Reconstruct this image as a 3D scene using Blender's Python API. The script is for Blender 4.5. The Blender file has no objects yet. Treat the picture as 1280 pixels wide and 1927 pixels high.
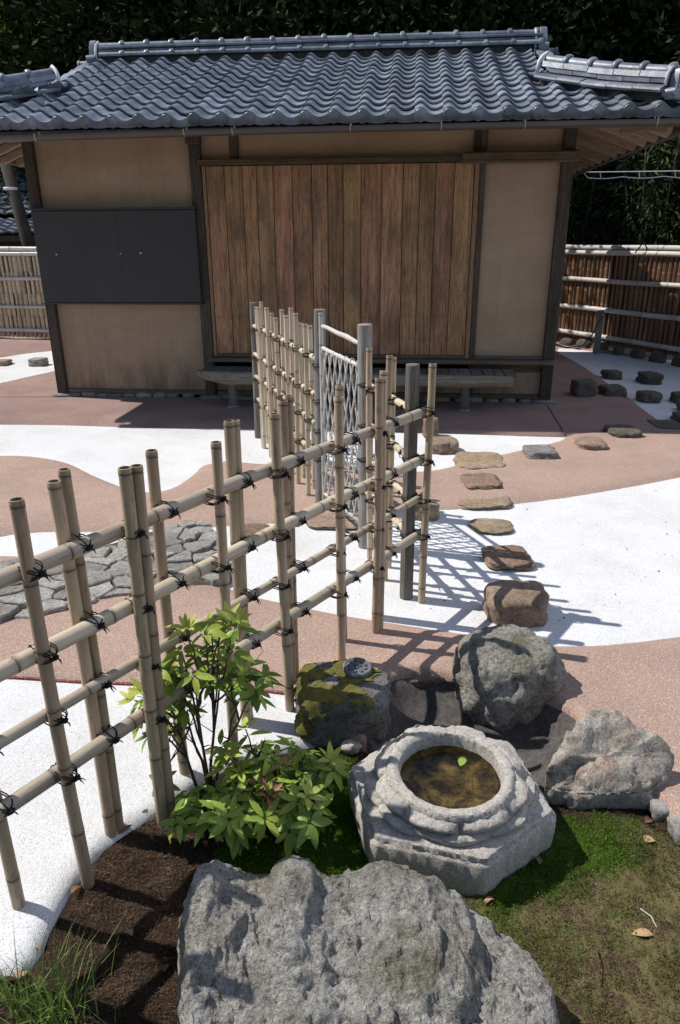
import bpy, math, random
import numpy as np
from mathutils import Vector, Matrix, noise
from mathutils.geometry import delaunay_2d_cdt
from mathutils.kdtree import KDTree

random.seed(7)
sc = bpy.context.scene
COL = sc.collection
R = math.radians

# ------------------------------------------------------------------ camera
F_PX, PITCH, ROLL, CAM_H = 1350.0, R(20.9), R(-0.33), 1.5
fw = np.array([0, math.cos(PITCH), -math.sin(PITCH)])
_r = np.array([1.0, 0, 0]); _u = np.cross(_r, fw)
rt = math.cos(ROLL) * _r + math.sin(ROLL) * _u
up = -math.sin(ROLL) * _r + math.cos(ROLL) * _u
CAM = np.array([0, 0, CAM_H])
cd = bpy.data.cameras.new('camera'); cam = bpy.data.objects.new('camera', cd); COL.objects.link(cam)
cam.matrix_world = Matrix(((rt[0], up[0], -fw[0], 0), (rt[1], up[1], -fw[1], 0), (rt[2], up[2], -fw[2], CAM_H), (0, 0, 0, 1)))
cd.sensor_fit = 'HORIZONTAL'; cd.sensor_width = 36; cd.lens = 36 * F_PX / 1280
cd.clip_start = 0.02; cd.clip_end = 2000
sc.camera = cam

# ------------------------------------------------------------------ sky, sun, exposure
SUN_EL = 52.0; SHADOW_AZ = -16.0            # shadows fall towards this heading (degrees from +X)
w = bpy.data.worlds.new('World'); sc.world = w; w.use_nodes = True
nt = w.node_tree; sky = nt.nodes.new('ShaderNodeTexSky'); sky.sky_type = 'NISHITA'; sky.sun_disc = False
sky.sun_elevation = R(SUN_EL); sky.sun_rotation = R(180 + SHADOW_AZ - 90)
sky.air_density = 1.0; sky.dust_density = 1.0; sky.ozone_density = 1.0
bg = nt.nodes['Background']; bg.inputs['Strength'].default_value = 0.11
nt.links.new(sky.outputs[0], bg.inputs[0])
sl = bpy.data.lights.new('sun', 'SUN'); sl.energy = 4.8; sl.angle = R(0.5); sl.color = (1.0, 0.955, 0.90)
sun = bpy.data.objects.new('sun', sl); COL.objects.link(sun)
sd = Vector((math.cos(R(SHADOW_AZ)) * math.cos(R(SUN_EL)), math.sin(R(SHADOW_AZ)) * math.cos(R(SUN_EL)), -math.sin(R(SUN_EL))))
sun.rotation_euler = sd.to_track_quat('-Z', 'Y').to_euler(); sun.location = (-6, 4, 9)
sc.cycles.max_bounces = 7; sc.cycles.diffuse_bounces = 3; sc.cycles.glossy_bounces = 3; sc.cycles.transmission_bounces = 5
sc.view_settings.view_transform = 'Standard'; sc.view_settings.look = 'None'
sc.view_settings.exposure = 0.10; sc.view_settings.gamma = 1.0; sc.view_settings.use_curve_mapping = False

# ------------------------------------------------------------------ layout helpers
def ray(x, y): return fw * F_PX + rt * (x - 640) - up * (y - 963.5)
def g(x, y, z=0.0):                      # a point of the photograph on the level z
    d = ray(x, y); t = (z - CAM_H) / d[2]; return CAM + t * d
def onplane(x, y, p0, n):
    d = ray(x, y); t = np.dot(np.array(p0) - CAM, n) / np.dot(d, n); return CAM + t * d
def atY(x, y, Y):
    return onplane(x, y, (0, Y, 0), (0, 1.0, 0))

# ------------------------------------------------------------------ mesh helpers
class MB:
    def __init__(s): s.v = []; s.f = []; s.c = None
    def add(s, vs, fs):
        o = len(s.v); s.v += [tuple(map(float, p)) for p in vs]; s.f += [tuple(i + o for i in q) for q in fs]
    def box(s, c, size, rot=None, taper=1.0):
        hx, hy, hz = size[0] / 2, size[1] / 2, size[2] / 2
        P = [(-hx, -hy, -hz), (hx, -hy, -hz), (hx, hy, -hz), (-hx, hy, -hz), (-hx * taper, -hy * taper, hz), (hx * taper, -hy * taper, hz), (hx * taper, hy * taper, hz), (-hx * taper, hy * taper, hz)]
        P = [Vector(p) for p in P]
        if rot is not None: P = [rot @ p for p in P]
        s.add([p + Vector(c) for p in P], [(3, 2, 1, 0), (4, 5, 6, 7), (0, 1, 5, 4), (1, 2, 6, 5), (2, 3, 7, 6), (3, 0, 4, 7)])
    def bbox(s, c, size, b=0.006, rot=None):   # box with chamfered edges
        hx, hy, hz = size[0] / 2, size[1] / 2, size[2] / 2
        b = min(b, hx * .45, hy * .45, hz * .45)
        pts = []
        for z, k in ((-hz, 1), (-hz + b, 0), (hz - b, 0), (hz, 1)):
            x1, y1 = (hx - b, hy - b) if k else (hx, hy)
            bb = b
            pts += [(-x1 + bb, -y1, z), (x1 - bb, -y1, z), (x1, -y1 + bb, z), (x1, y1 - bb, z), (x1 - bb, y1, z), (-x1 + bb, y1, z), (-x1, y1 - bb, z), (-x1, -y1 + bb, z)]
        fs = [tuple(reversed(range(8))), tuple(range(24, 32))]
        for k in range(3):
            for i in range(8):
                a = k * 8 + i; c2 = k * 8 + (i + 1) % 8; fs.append((a, c2, c2 + 8, a + 8))
        P = [Vector(p) for p in pts]
        if rot is not None: P = [rot @ p for p in P]
        s.add([p + Vector(c) for p in P], fs)
    def tube(s, path, rad, seg=8, cap=True, closed=False):
        n = len(path); P = [Vector(p) for p in path]
        rad = rad if isinstance(rad, (list, tuple)) else [rad] * n
        vs = []; nrm = None
        for i in range(n):
            if closed: t = P[(i + 1) % n] - P[i - 1]
            else: t = P[min(i + 1, n - 1)] - P[max(i - 1, 0)]
            if t.length < 1e-9: t = Vector((0, 0, 1))
            t.normalize()
            if nrm is None:
                a = Vector((0, 0, 1)) if abs(t.z) < .9 else Vector((1, 0, 0)); nrm = t.cross(a).normalized()
            else:
                nrm = (nrm - t * nrm.dot(t)); nrm = nrm.normalized() if nrm.length > 1e-6 else t.orthogonal().normalized()
            b = t.cross(nrm)
            for k in range(seg):
                an = 2 * math.pi * k / seg; vs.append(P[i] + (nrm * math.cos(an) + b * math.sin(an)) * rad[i])
        fs = []
        for i in range(n if closed else n - 1):
            j = (i + 1) % n
            for k in range(seg):
                fs.append((i * seg + k, i * seg + (k + 1) % seg, j * seg + (k + 1) % seg, j * seg + k))
        if cap and not closed:
            fs.append(tuple(reversed(range(seg)))); fs.append(tuple(range((n - 1) * seg, n * seg)))
        s.add(vs, fs)
    def prism(s, poly, z0, z1, bev=0.0, tilt=None):     # polygon (ccw) raised from z0 to z1
        n = len(poly); cx = sum(p[0] for p in poly) / n; cy = sum(p[1] for p in poly) / n
        def ins(p, b):
            dx, dy = p[0] - cx, p[1] - cy; L = math.hypot(dx, dy) + 1e-9; k = max(0, (L - b) / L); return (cx + dx * k, cy + dy * k)
        tz = (lambda x, y: 0) if tilt is None else tilt
        vs = [(p[0], p[1], z0) for p in poly] + [(p[0], p[1], z1 - bev + tz(*p)) for p in poly]
        lay = 2
        if bev > 0:
            q = [ins(p, bev) for p in poly]; vs += [(p[0], p[1], z1 + tz(*p)) for p in q]; lay = 3
        fs = [tuple(reversed(range(n))), tuple(range((lay - 1) * n, lay * n))]
        for k in range(lay - 1):
            for i in range(n):
                a = k * n + i; b = k * n + (i + 1) % n; fs.append((a, b, b + n, a + n))
        s.add(vs, fs)
    def mesh(s, name, smooth=False, ang=None):
        m = bpy.data.meshes.new(name); m.from_pydata(s.v, [], s.f); m.update()
        if smooth: m.polygons.foreach_set('use_smooth', [True] * len(m.polygons))
        if ang is not None:
            m.polygons.foreach_set('use_smooth', [True] * len(m.polygons)); m.set_sharp_from_angle(angle=R(ang))
        return m
    def obj(s, name, mat, parent=None, smooth=False, ang=None):
        return link(name, s.mesh(name, smooth, ang), mat, parent)

def link(name, me, mat=None, parent=None, loc=None, rot=None, scale=None):
    if mat is not None and len(me.materials) == 0:
        for m in (mat if isinstance(mat, (list, tuple)) else [mat]): me.materials.append(m)
    o = bpy.data.objects.new(name, me); COL.objects.link(o)
    if parent is not None: o.parent = parent
    if loc is not None: o.location = loc
    if rot is not None: o.rotation_euler = rot
    if scale is not None: o.scale = scale
    return o
def thing(name, label, cat, loc=(0, 0, 0), rz=0, group=None):
    o = bpy.data.objects.new(name, None); COL.objects.link(o); o.location = loc; o.rotation_euler = (0, 0, rz)
    o.empty_display_size = .1
    return tag(o, label, cat, group)
def tag(o, label, cat, group=None, kind=None):
    o['label'] = label
    if cat: o['category'] = cat
    if group: o['group'] = group
    if kind: o['kind'] = kind
    return o
def struct(o, label=None):
    o['kind'] = 'structure'
    if label: o['label'] = label
    return o

# ------------------------------------------------------------------ materials
def lin(r, g_, b): return tuple(((c / 255) / 12.92 if c / 255 <= .04045 else ((c / 255 + .055) / 1.055) ** 2.4) for c in (r, g_, b)) + (1,)
def c4(c): return tuple(c) + (1,) if len(c) == 3 else tuple(c)
class NT:
    def __init__(s, name):
        s.m = bpy.data.materials.new(name); s.m.use_nodes = True; s.t = s.m.node_tree; s.b = s.t.nodes['Principled BSDF']
    def n(s, kind, **kw):
        o = s.t.nodes.new('ShaderNode' + kind)
        for k, v in kw.items():
            if k.startswith('i_'):
                key = k[2:]; key = int(key) if key.isdigit() else key.replace('_', ' ')
                o.inputs[key].default_value = v
            else: setattr(o, k, v)
        return o
    def l(s, a, b): s.t.links.new(a, b)
    def vec(s, kind='Object', scale=(1, 1, 1), rnd=True):
        tc = s.n('TexCoord'); mp = s.n('Mapping'); mp.inputs['Scale'].default_value = scale
        s.l(tc.outputs[kind], mp.inputs['Vector'])
        if rnd:
            oi = s.n('ObjectInfo'); mu = s.n('Math', operation='MULTIPLY'); mu.inputs[1].default_value = 37.0
            s.l(oi.outputs['Random'], mu.inputs[0]); s.l(mu.outputs[0], mp.inputs['Location'])
        return mp.outputs[0]
    def noise(s, v, scale, detail=4, rough=.55, dist=0.0):
        o = s.n('TexNoise'); o.inputs['Scale'].default_value = scale; o.inputs['Detail'].default_value = detail
        o.inputs['Roughness'].default_value = rough; o.inputs['Distortion'].default_value = dist
        s.l(v, o.inputs['Vector']); return o.outputs['Fac']
    def voro(s, v, scale, feature='F1', out='Distance', rand=1.0):
        o = s.n('TexVoronoi', feature=feature); o.inputs['Scale'].default_value = scale; o.inputs['Randomness'].default_value = rand
        s.l(v, o.inputs['Vector']); return o.outputs[out]
    def ramp(s, fac, stops, interp='LINEAR'):
        o = s.n('ValToRGB'); e = o.color_ramp; e.interpolation = interp
        while len(e.elements) < len(stops): e.elements.new(0.5)
        for el, (p, c) in zip(e.elements, stops):
            el.position = p; el.color = c4(c) if isinstance(c, (tuple, list)) else (c, c, c, 1)
        s.l(fac, o.inputs[0]); return o.outputs[0]
    def mix(s, fac, a, b, blend='MIX'):
        o = s.n('Mix', data_type='RGBA', blend_type=blend)
        for sock, v in ((o.inputs[0], fac), (o.inputs[6], a), (o.inputs[7], b)):
            if isinstance(v, (int, float)): sock.default_value = v if sock.type == 'VALUE' else (v, v, v, 1)
            elif isinstance(v, (tuple, list)): sock.default_value = c4(v)
            else: s.l(v, sock)
        return o.outputs[2]
    def math(s, op, a, b=0.0):
        o = s.n('Math', operation=op)
        for k, v in ((0, a), (1, b)):
            if isinstance(v, (int, float)): o.inputs[k].default_value = v
            else: s.l(v, o.inputs[k])
        return o.outputs[0]
    def rndval(s, col, amt=.25, hue=0.0, island=False):
        if island: src = s.n('NewGeometry').outputs['Random Per Island']
        else: src = s.n('ObjectInfo').outputs['Random']
        o = s.n('HueSaturation'); s.l(col, o.inputs['Color'])
        v = s.math('MULTIPLY_ADD', src, amt * 2); s.t.nodes[-1].inputs[2].default_value = 1 - amt
        s.l(v, o.inputs['Value'])
        if hue:
            fr = s.math('FRACT', s.math('MULTIPLY', src, 7.31)); h = s.math('MULTIPLY_ADD', fr, hue * 2); s.t.nodes[-1].inputs[2].default_value = .5 - hue
            s.l(h, o.inputs['Hue'])
        return o.outputs[0]
    def done(s, col=None, rough=.8, bump=None, bstr=.5, bdist=.01, spec=.3, metal=0.0):
        if col is not None:
            if isinstance(col, (tuple, list)): s.b.inputs['Base Color'].default_value = c4(col)
            else: s.l(col, s.b.inputs['Base Color'])
        if isinstance(rough, (int, float)): s.b.inputs['Roughness'].default_value = rough
        else: s.l(rough, s.b.inputs['Roughness'])
        s.b.inputs['Specular IOR Level'].default_value = spec; s.b.inputs['Metallic'].default_value = metal
        if bump is not None:
            o = s.n('Bump'); o.inputs['Strength'].default_value = bstr; o.inputs['Distance'].default_value = bdist
            s.l(bump, o.inputs['Height']); s.l(o.outputs[0], s.b.inputs['Normal'])
        return s.m

MT = {}
def m_aggregate(name, base, alt, dark, light, pdark, plight, gs=230, rough=.85, stain=(.5, .45, .4)):
    k = NT(name); v = k.vec('Object', rnd=False)
    big = k.noise(v, 1.3, 4); col = k.mix(k.ramp(big, [(.35, 0), (.7, 1)]), base, alt)
    grain = k.voro(v, gs, out='Color'); sep = k.n('SeparateColor'); k.l(grain, sep.inputs[0])
    gr = sep.outputs[0]
    col = k.mix(k.ramp(gr, [(pdark - .02, 1), (pdark, 0)], 'CONSTANT'), col, dark)
    col = k.mix(k.ramp(gr, [(1 - plight - .02, 0), (1 - plight, 1)], 'CONSTANT'), col, light)
    st = k.ramp(k.noise(v, 1.9, 8, .7), [(.46, 0), (.75, .75)])
    col = k.mix(st, col, k.mix(1.0, col, stain, 'MULTIPLY'))
    gd = k.voro(v, gs, out='Distance'); bp = k.math('ADD', k.math('MULTIPLY', gd, -1.0), k.math('MULTIPLY', k.noise(v, 30, 3), .6))
    return k.done(col, rough, bp, .55, .003, .2)
MT['white'] = m_aggregate('white_aggregate', (.70, .71, .72), (.63, .645, .66), (.46, .46, .46), (.80, .80, .80), .09, .25, 400, stain=(.80, .76, .70))
MT['pink'] = m_aggregate('pink_aggregate', (.42, .295, .235), (.37, .255, .205), (.29, .195, .155), (.56, .44, .37), .20, .12, 330, stain=(.72, .72, .74))
MT['apron'] = m_aggregate('pink_smooth_concrete', (.35, .235, .198), (.27, .185, .162), (.2, .12, .1), (.42, .3, .25), .1, .06, 260, stain=(.6, .6, .62))
MT['redline'] = m_aggregate('red_joint', (.26, .08, .075), (.22, .08, .07), (.15, .05, .05), (.4, .25, .22), .2, .1, 250)

def m_rock(name, cols, spk, spd, sc_=9, bd=.012, bs=.8, extra=None, rough=.88, lich=.45, var=.1):
    k = NT(name); v = k.vec('Object')
    col = k.ramp(k.noise(v, sc_, 7, .65, .5), cols)
    mott = k.noise(v, sc_ * 4.5, 7, .72, .3); col = k.mix(1.0, col, k.ramp(mott, [(.30, .50), (.48, 1.0), (.70, 1.35)]), 'MULTIPLY')
    fine = k.noise(v, sc_ * 26, 4, .8); col = k.mix(1.0, col, k.ramp(fine, [(.34, .55), (.5, 1.0), (.66, 1.4)]), 'MULTIPLY')
    pit = k.noise(v, sc_ * 9, 5, .65); col = k.mix(k.ramp(pit, [(.33, .85), (.43, 0)]), col, k.mix(1.0, col, spd, 'MULTIPLY'))
    if extra:
        for (ec, es, lo, hi) in extra:
            col = k.mix(k.ramp(k.noise(v, es, 6, .65), [(lo, 0), (hi, .8)]), col, k.mix(1.0, ec, k.ramp(fine, [(.34, .6), (.5, 1.0), (.66, 1.35)]), 'MULTIPLY'))
    li = k.math('MULTIPLY', k.ramp(k.noise(v, sc_ * 6, 6, .75), [(.58, 0), (.66, 1)]), k.ramp(fine, [(.42, 0), (.6, lich)]))
    col = k.mix(li, col, spk)
    bp = k.math('ADD', k.math('ADD', k.math('MULTIPLY', mott, 1.2), k.math('MULTIPLY', pit, .7)), k.math('MULTIPLY', fine, .4))
    col = k.rndval(col, var)
    return k.done(col, rough, bp, bs, bd, .2)
MT['rock_grey'] = m_rock('grey_boulder', [(.25, (.19, .17, .13)), (.42, (.38, .355, .31)), (.58, (.50, .478, .435)), (.8, (.60, .58, .54))], (.78, .77, .74), (.30, .28, .24), 6, .035, 1.0,
                         [((.36, .24, .19), 3.1, .60, .72), ((.21, .19, .12), 3.3, .56, .68)])
MT['rock_dark'] = m_rock('dark_speckled_boulder', [(.25, (.13, .12, .10)), (.45, (.28, .263, .225)), (.65, (.42, .40, .35)), (.8, (.52, .50, .445))], (.64, .63, .60), (.32, .3, .28), 9, .014, 1.0, [((.19, .18, .09), 4.0, .57, .7)])
MT['rock_flat'] = m_rock('warm_grey_boulder', [(.25, (.22, .19, .155)), (.5, (.36, .32, .27)), (.8, (.47, .435, .385))], (.46, .44, .41), (.55, .5, .46), 6, .008, .7, [((.34, .20, .13), 4.0, .57, .7), ((.24, .25, .25), 5.0, .55, .7)])
MT['rock_moss'] = m_rock('mossy_stone', [(.25, (.09, .085, .075)), (.5, (.17, .165, .15)), (.8, (.30, .29, .27))], (.42, .41, .39), (.4, .4, .36), 10, .01, .9, [((.10, .095, .05), 6.0, .5, .7)])
MT['step_brown'] = m_rock('brown_stepping_stone', [(.25, (.13, .085, .06)), (.5, (.23, .158, .115)), (.8, (.32, .24, .18))], (.4, .3, .22), (.5, .42, .38), 11, .006, .7)
MT['step_tan'] = m_rock('tan_stepping_stone', [(.25, (.19, .14, .09)), (.5, (.30, .23, .155)), (.8, (.38, .32, .24))], (.45, .4, .32), (.5, .45, .4), 10, .006, .7, [((.31, .20, .12), 6, .55, .7)])
MT['step_grey'] = m_rock('grey_stepping_stone', [(.25, (.13, .125, .12)), (.5, (.24, .235, .22)), (.8, (.36, .35, .33))], (.45, .45, .43), (.5, .5, .48), 10, .006, .7)
MT['step_dark'] = m_rock('dark_stepping_stone', [(.25, (.06, .052, .042)), (.5, (.11, .096, .078)), (.8, (.17, .15, .125))], (.26, .24, .2), (.5, .45, .4), 10, .006, .7)  # rubble tone; on the right yard's stepping stones it paints in their shade
MT['step_rust'] = m_rock('rust_stepping_stone', [(.25, (.16, .11, .078)), (.5, (.27, .195, .145)), (.8, (.36, .28, .215))], (.42, .34, .27), (.5, .4, .36), 11, .006, .7)
MT['flag'] = m_rock('grey_flagstone', [(.25, (.19, .18, .165)), (.5, (.33, .315, .29)), (.8, (.46, .44, .41))], (.56, .55, .53), (.5, .49, .48), 12, .008, 1.0, [((.28, .22, .16), 7, .56, .70)], var=.3)
MT['joint'] = m_rock('mortar_bed', [(.25, (.05, .04, .032)), (.5, (.10, .078, .062)), (.8, (.16, .125, .10))], (.3, .25, .2), (.6, .6, .6), 20, .004, .8)
MT['granite'] = m_rock('pale_granite', [(.25, (.33, .303, .265)), (.5, (.41, .38, .338)), (.8, (.48, .45, .405))], (.58, .56, .53), (.55, .53, .5), 26, .0035, .7, [((.36, .26, .20), 5, .62, .8)])
MT['drain'] = m_rock('dark_wet_slab', [(.25, (.055, .05, .046)), (.5, (.085, .078, .072)), (.8, (.125, .115, .105))], (.2, .19, .17), (.6, .6, .6), 12, .003, .6)
MT['tilekeep'] = m_rock('dark_roof_tile_disc', [(.25, (.09, .095, .10)), (.5, (.13, .135, .14)), (.8, (.2, .2, .2))], (.3, .3, .3), (.7, .7, .7), 30, .001, .5)

def m_tile():
    k = NT('blue_grey_roof_tile'); v = k.vec('Object', rnd=True)
    n1 = k.noise(v, 9, 5, .6); col = k.ramp(n1, [(.3, (.10, .117, .148)), (.55, (.19, .213, .255)), (.78, (.31, .335, .375))])
    col = k.mix(k.ramp(k.noise(v, 22, 6, .7), [(.60, 0), (.74, .6)]), col, (.27, .235, .20))
    col = k.mix(k.ramp(k.noise(v, 60, 3, .6), [(.66, 0), (.74, .6)]), col, (.40, .40, .38))
    col = k.rndval(col, .32, .02)
    ro = k.ramp(k.noise(v, 14, 4), [(.3, .32), (.7, .52)])
    return k.done(col, ro, k.noise(v, 45, 5, .65), .3, .004, .5, .0)
MT['tile'] = m_tile()
def m_simple(name, c1, c2, scale=8, rough=.7, bd=.003, bs=.4, stretch=(1, 1, 1), rnd=.1, spec=.3, metal=0, c3=None):
    k = NT(name); v = k.vec('Object', stretch)
    n1 = k.noise(v, scale, 6, .6); st = [(.3, c1), (.7, c2)] if c3 is None else [(.25, c1), (.5, c2), (.75, c3)]
    col = k.rndval(k.ramp(n1, st), rnd)
    return k.done(col, rough, k.noise(v, scale * 5, 4, .65), bs, bd, spec, metal)
MT['plaster_white'] = m_simple('white_roof_plaster', (.55, .55, .55), (.72, .72, .71), 12)
def m_plaster():
    k = NT('ochre_clay_plaster'); v = k.vec('Object', rnd=True)
    col = k.ramp(k.noise(v, 1.7, 5, .6), [(.3, (.345, .243, .165)), (.7, (.43, .318, .225))])
    tr = k.vec('Object', (1.0, 1.0, 5.0)); col = k.mix(1.0, col, k.ramp(k.noise(tr, 2.2, 6, .7), [(.3, .91), (.7, 1.06)]), 'MULTIPLY'); dr = k.vec('Object', (9, 9, .5)); col = k.mix(1.0, col, k.ramp(k.noise(dr, 1.6, 5, .7), [(.35, .93), (.6, 1.03)]), 'MULTIPLY')
    gr = k.noise(v, 170, 2, .6); col = k.mix(k.ramp(gr, [(.38, .55), (.5, 0)]), col, (.17, .115, .08))
    vs = k.vec('Object', (3.0, 3.0, .7), rnd=False); tc = k.n('TexCoord'); sx = k.n('SeparateXYZ'); k.l(tc.outputs['Object'], sx.inputs[0])
    low = k.ramp(sx.outputs[2], [(.10, 1), (.42, 0)]); drip = k.ramp(k.noise(vs, 2.2, 5, .65), [(.42, 0), (.66, .75)])
    col = k.mix(k.math('MULTIPLY', low, drip), col, (.10, .08, .065))
    return k.done(col, .95, k.math('ADD', gr, k.math('MULTIPLY', k.noise(v, 320, 2), .5)), .55, .003, .1)
MT['plaster'] = m_plaster()
def m_wood(name, c1, c2, c3, stain, axis=2, rough=.8, amt=.2, sstr=.8, grain=26):
    k = NT(name); sc1 = [9, 9, 9]; sc1[axis] = .45; v = k.vec('Object', tuple(sc1)); v2 = k.vec('Object', (1.6, 1.6, 1.6) if axis != 2 else (2.2, 2.2, 1.1))
    n1 = k.noise(v, grain / 9, 8, .65, 1.2); col = k.ramp(n1, [(.28, c1), (.5, c2), (.72, c3)])
    lines = k.noise(v, grain, 3, .5, .6); col = k.mix(k.ramp(lines, [(.42, .7), (.5, 0)]), col, k.mix(1.0, col, (.48, .44, .42), 'MULTIPLY'))
    st = k.ramp(k.noise(v2, 1.5, 5, .6), [(.46, 0), (.72, sstr)]); col = k.mix(st, col, stain)
    col = k.rndval(col, amt, .012)
    return k.done(col, rough, k.math('ADD', n1, k.math('MULTIPLY', lines, .6)), .5, .003, .2)
MT['board'] = m_wood('weathered_cedar_board', (.17, .085, .042), (.36, .205, .11), (.50, .32, .19), (.085, .06, .046), 2, .85, .18, .8)
MT['pale_wood'] = m_wood('pale_cedar', (.19, .115, .06), (.26, .165, .095), (.31, .21, .13), (.18, .12, .08), 2, .8, .1, .3)
MT['post_wood'] = m_wood('dark_weathered_post', (.045, .036, .029), (.085, .068, .054), (.13, .108, .088), (.035, .029, .024), 2, .85, .15, .6)
MT['beam_wood'] = m_wood('brown_beam', (.055, .040, .029), (.10, .074, .052), (.15, .112, .08), (.045, .035, .028), 0, .85, .15, .6)
MT['sill_wood'] = m_wood('grey_brown_sill', (.09, .07, .05), (.15, .12, .088), (.21, .17, .125), (.07, .06, .05), 0, .85, .12, .5)
MT['deck_wood'] = m_wood('grey_deck_wood', (.10, .09, .078), (.165, .15, .13), (.23, .21, .185), (.08, .07, .06), 1, .9, .15, .5)
MT['log_wood'] = m_wood('grey_driftwood_log', (.17, .14, .108), (.29, .245, .19), (.39, .34, .27), (.16, .125, .085), 0, .9, .1, .6)
MT['grey_post'] = m_wood('silver_grey_log', (.17, .165, .155), (.27, .262, .25), (.36, .35, .335), (.20, .18, .15), 2, .85, .1, .5)
MT['dark_post'] = m_wood('dark_grey_log', (.10, .092, .08), (.17, .158, .14), (.24, .225, .20), (.08, .072, .06), 2, .85, .1, .6)
MT['rafter'] = m_wood('rafter_wood', (.20, .145, .10), (.30, .225, .16), (.38, .30, .225), (.15, .11, .08), 0, .85, .18, .4)
MT['metal_dark'] = m_simple('dark_brown_sheet_metal', (.030, .028, .029), (.040, .037, .038), 3, .55, .001, .1, (1, 1, .4), .05, .4)
MT['gutter'] = m_simple('brown_gutter', (.055, .048, .046), (.075, .066, .063), 5, .42, .001, .1, (1, 1, 1), .03, .5)
MT['clip'] = m_simple('steel_clip', (.3, .3, .3), (.45, .45, .45), 5, .4, .001, .1, metal=.7)
MT['rope'] = m_simple('black_palm_rope', (.008, .008, .008), (.022, .02, .019), 60, .9, .002, .6)
MT['water'] = None
MT['iron'] = m_simple('dark_nail', (.02, .018, .016), (.03, .026, .022), 30, .7)
MT['cable'] = m_simple('white_cable', (.6, .6, .6), (.7, .7, .7), 5, .5)
MT['hose'] = m_simple('green_hose', (.02, .09, .06), (.03, .12, .08), 5, .4)

def m_bamboo(name, cols, node, amt=.12, stain=(.16, .12, .08), axis=2, rough=.5, ss=.7):
    k = NT(name); s1 = [14, 14, 14]; s1[axis] = 1.3; v = k.vec('Object', tuple(s1)); v0 = k.vec('Object')
    col = k.ramp(k.noise(v, 2.6, 5, .6), cols)
    col = k.mix(k.ramp(k.noise(v, 7.0, 4, .6), [(.56, 0), (.70, ss)]), col, stain)
    col = k.mix(k.ramp(k.noise(v0, 30, 5, .7), [(.60, 0), (.72, .6)]), col, k.mix(1.0, col, (.4, .36, .32), 'MULTIPLY'))
    at = k.n('Attribute', attribute_name='node'); col = k.mix(at.outputs['Fac'], col, node)
    col = k.rndval(col, amt, .01)
    return k.done(col, rough, k.noise(v, 9, 4, .6), .25, .002, .35)
MT['bam_tan'] = m_bamboo('weathered_tan_bamboo', [(.25, (.34, .245, .155)), (.5, (.45, .34, .225)), (.75, (.55, .44, .31))], (.10, .07, .045), .2, (.20, .15, .10), 2, .5, .8)
MT['bam_grey'] = m_bamboo('greyed_bamboo', [(.25, (.36, .295, .215)), (.5, (.47, .40, .30)), (.75, (.56, .49, .385))], (.11, .085, .06), .18, (.24, .19, .13))
MT['bam_pale'] = m_bamboo('pale_cream_bamboo', [(.25, (.46, .37, .25)), (.5, (.56, .47, .34)), (.75, (.64, .56, .43))], (.22, .16, .1), .15, (.42, .30, .17), 2, .5, .3)
MT['bam_brown'] = m_bamboo('red_brown_bamboo', [(.25, (.11, .058, .034)), (.5, (.18, .098, .058)), (.75, (.25, .15, .09))], (.38, .26, .17), .3, (.07, .04, .025), 2, .35)
MT['bam_white'] = m_bamboo('whitish_bamboo_rail', [(.25, (.46, .43, .40)), (.5, (.56, .53, .50)), (.75, (.63, .61, .58))], (.16, .12, .09), .08, (.40, .36, .32), 0, .45, .3)
MT['lath'] = m_bamboo('grey_split_bamboo_lath', [(.25, (.44, .42, .385)), (.5, (.54, .52, .48)), (.75, (.62, .60, .56))], (.2, .17, .14), .12, (.26, .23, .19))

def m_leaf(name, c1, c2, amt=.3, hue=.02, rough=.42, trans=.0, island=False, spec=.4):
    k = NT(name); v = k.vec('Object'); col = k.ramp(k.noise(v, 12, 3), [(.3, c1), (.7, c2)])
    col = k.rndval(col, amt, hue, island)
    m = k.done(col, rough, None, spec=spec)
    if trans:
        tr = k.n('BsdfTranslucent'); k.l(col, tr.inputs[0]); mx = k.n('MixShader'); mx.inputs[0].default_value = trans
        out = k.t.nodes['Material Output']; k.l(k.b.outputs[0], mx.inputs[1]); k.l(tr.outputs[0], mx.inputs[2]); k.l(mx.outputs[0], out.inputs[0])
    return m
MT['leaf'] = m_leaf('glossy_green_leaf', (.13, .21, .03), (.20, .30, .045), .3, .02, .4, .25)
MT['leaf_mid'] = m_leaf('mid_green_leaf', (.26, .35, .05), (.36, .46, .075), .2, .02, .42, .3)
MT['leaf_lime'] = m_leaf('lime_young_leaf', (.44, .48, .085), (.56, .60, .14), .15, .015, .45, .35)
MT['leaf_red'] = m_leaf('bronze_young_leaf', (.30, .12, .07), (.38, .18, .10), .15, .015, .45, .3)
MT['tree_leaf'] = m_leaf('shaded_tree_leaf', (.013, .024, .008), (.024, .04, .012), .55, .03, .8, 0, True, .08)  # leaf colour lowered to hold the shade of the trees behind the house
MT['tree_leaf2'] = m_leaf('sunlit_tree_leaf', (.07, .115, .02), (.11, .165, .03), .4, .03, .7, .35, True, .15)  # brighter leaf copy: sunlight on the upper left trees is put into the colour
MT['bamboo_leaf'] = m_leaf('bamboo_thicket_leaf', (.03, .045, .016), (.05, .07, .026), .5, .03, .8, 0, True, .1)
MT['moss'] = m_leaf('moss_frond', (.075, .15, .012), (.14, .25, .025), .4, .03, .7, .25, True, .1)
MT['moss_dry'] = m_leaf('olive_moss_frond', (.085, .085, .026), (.13, .12, .045), .4, .03, .8, .1, True, .1)
MT['needle'] = m_leaf('brown_dry_litter', (.055, .034, .022), (.13, .082, .053), .65, .02, .85, 0, True, .1)
MT['grass'] = m_leaf('grass_blade', (.16, .25, .05), (.24, .34, .08), .3, .02, .5, .3, True)
MT['dead_leaf'] = m_leaf('fallen_leaf', (.22, .12, .07), (.34, .22, .13), .35, .02, .7, .1)
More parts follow.
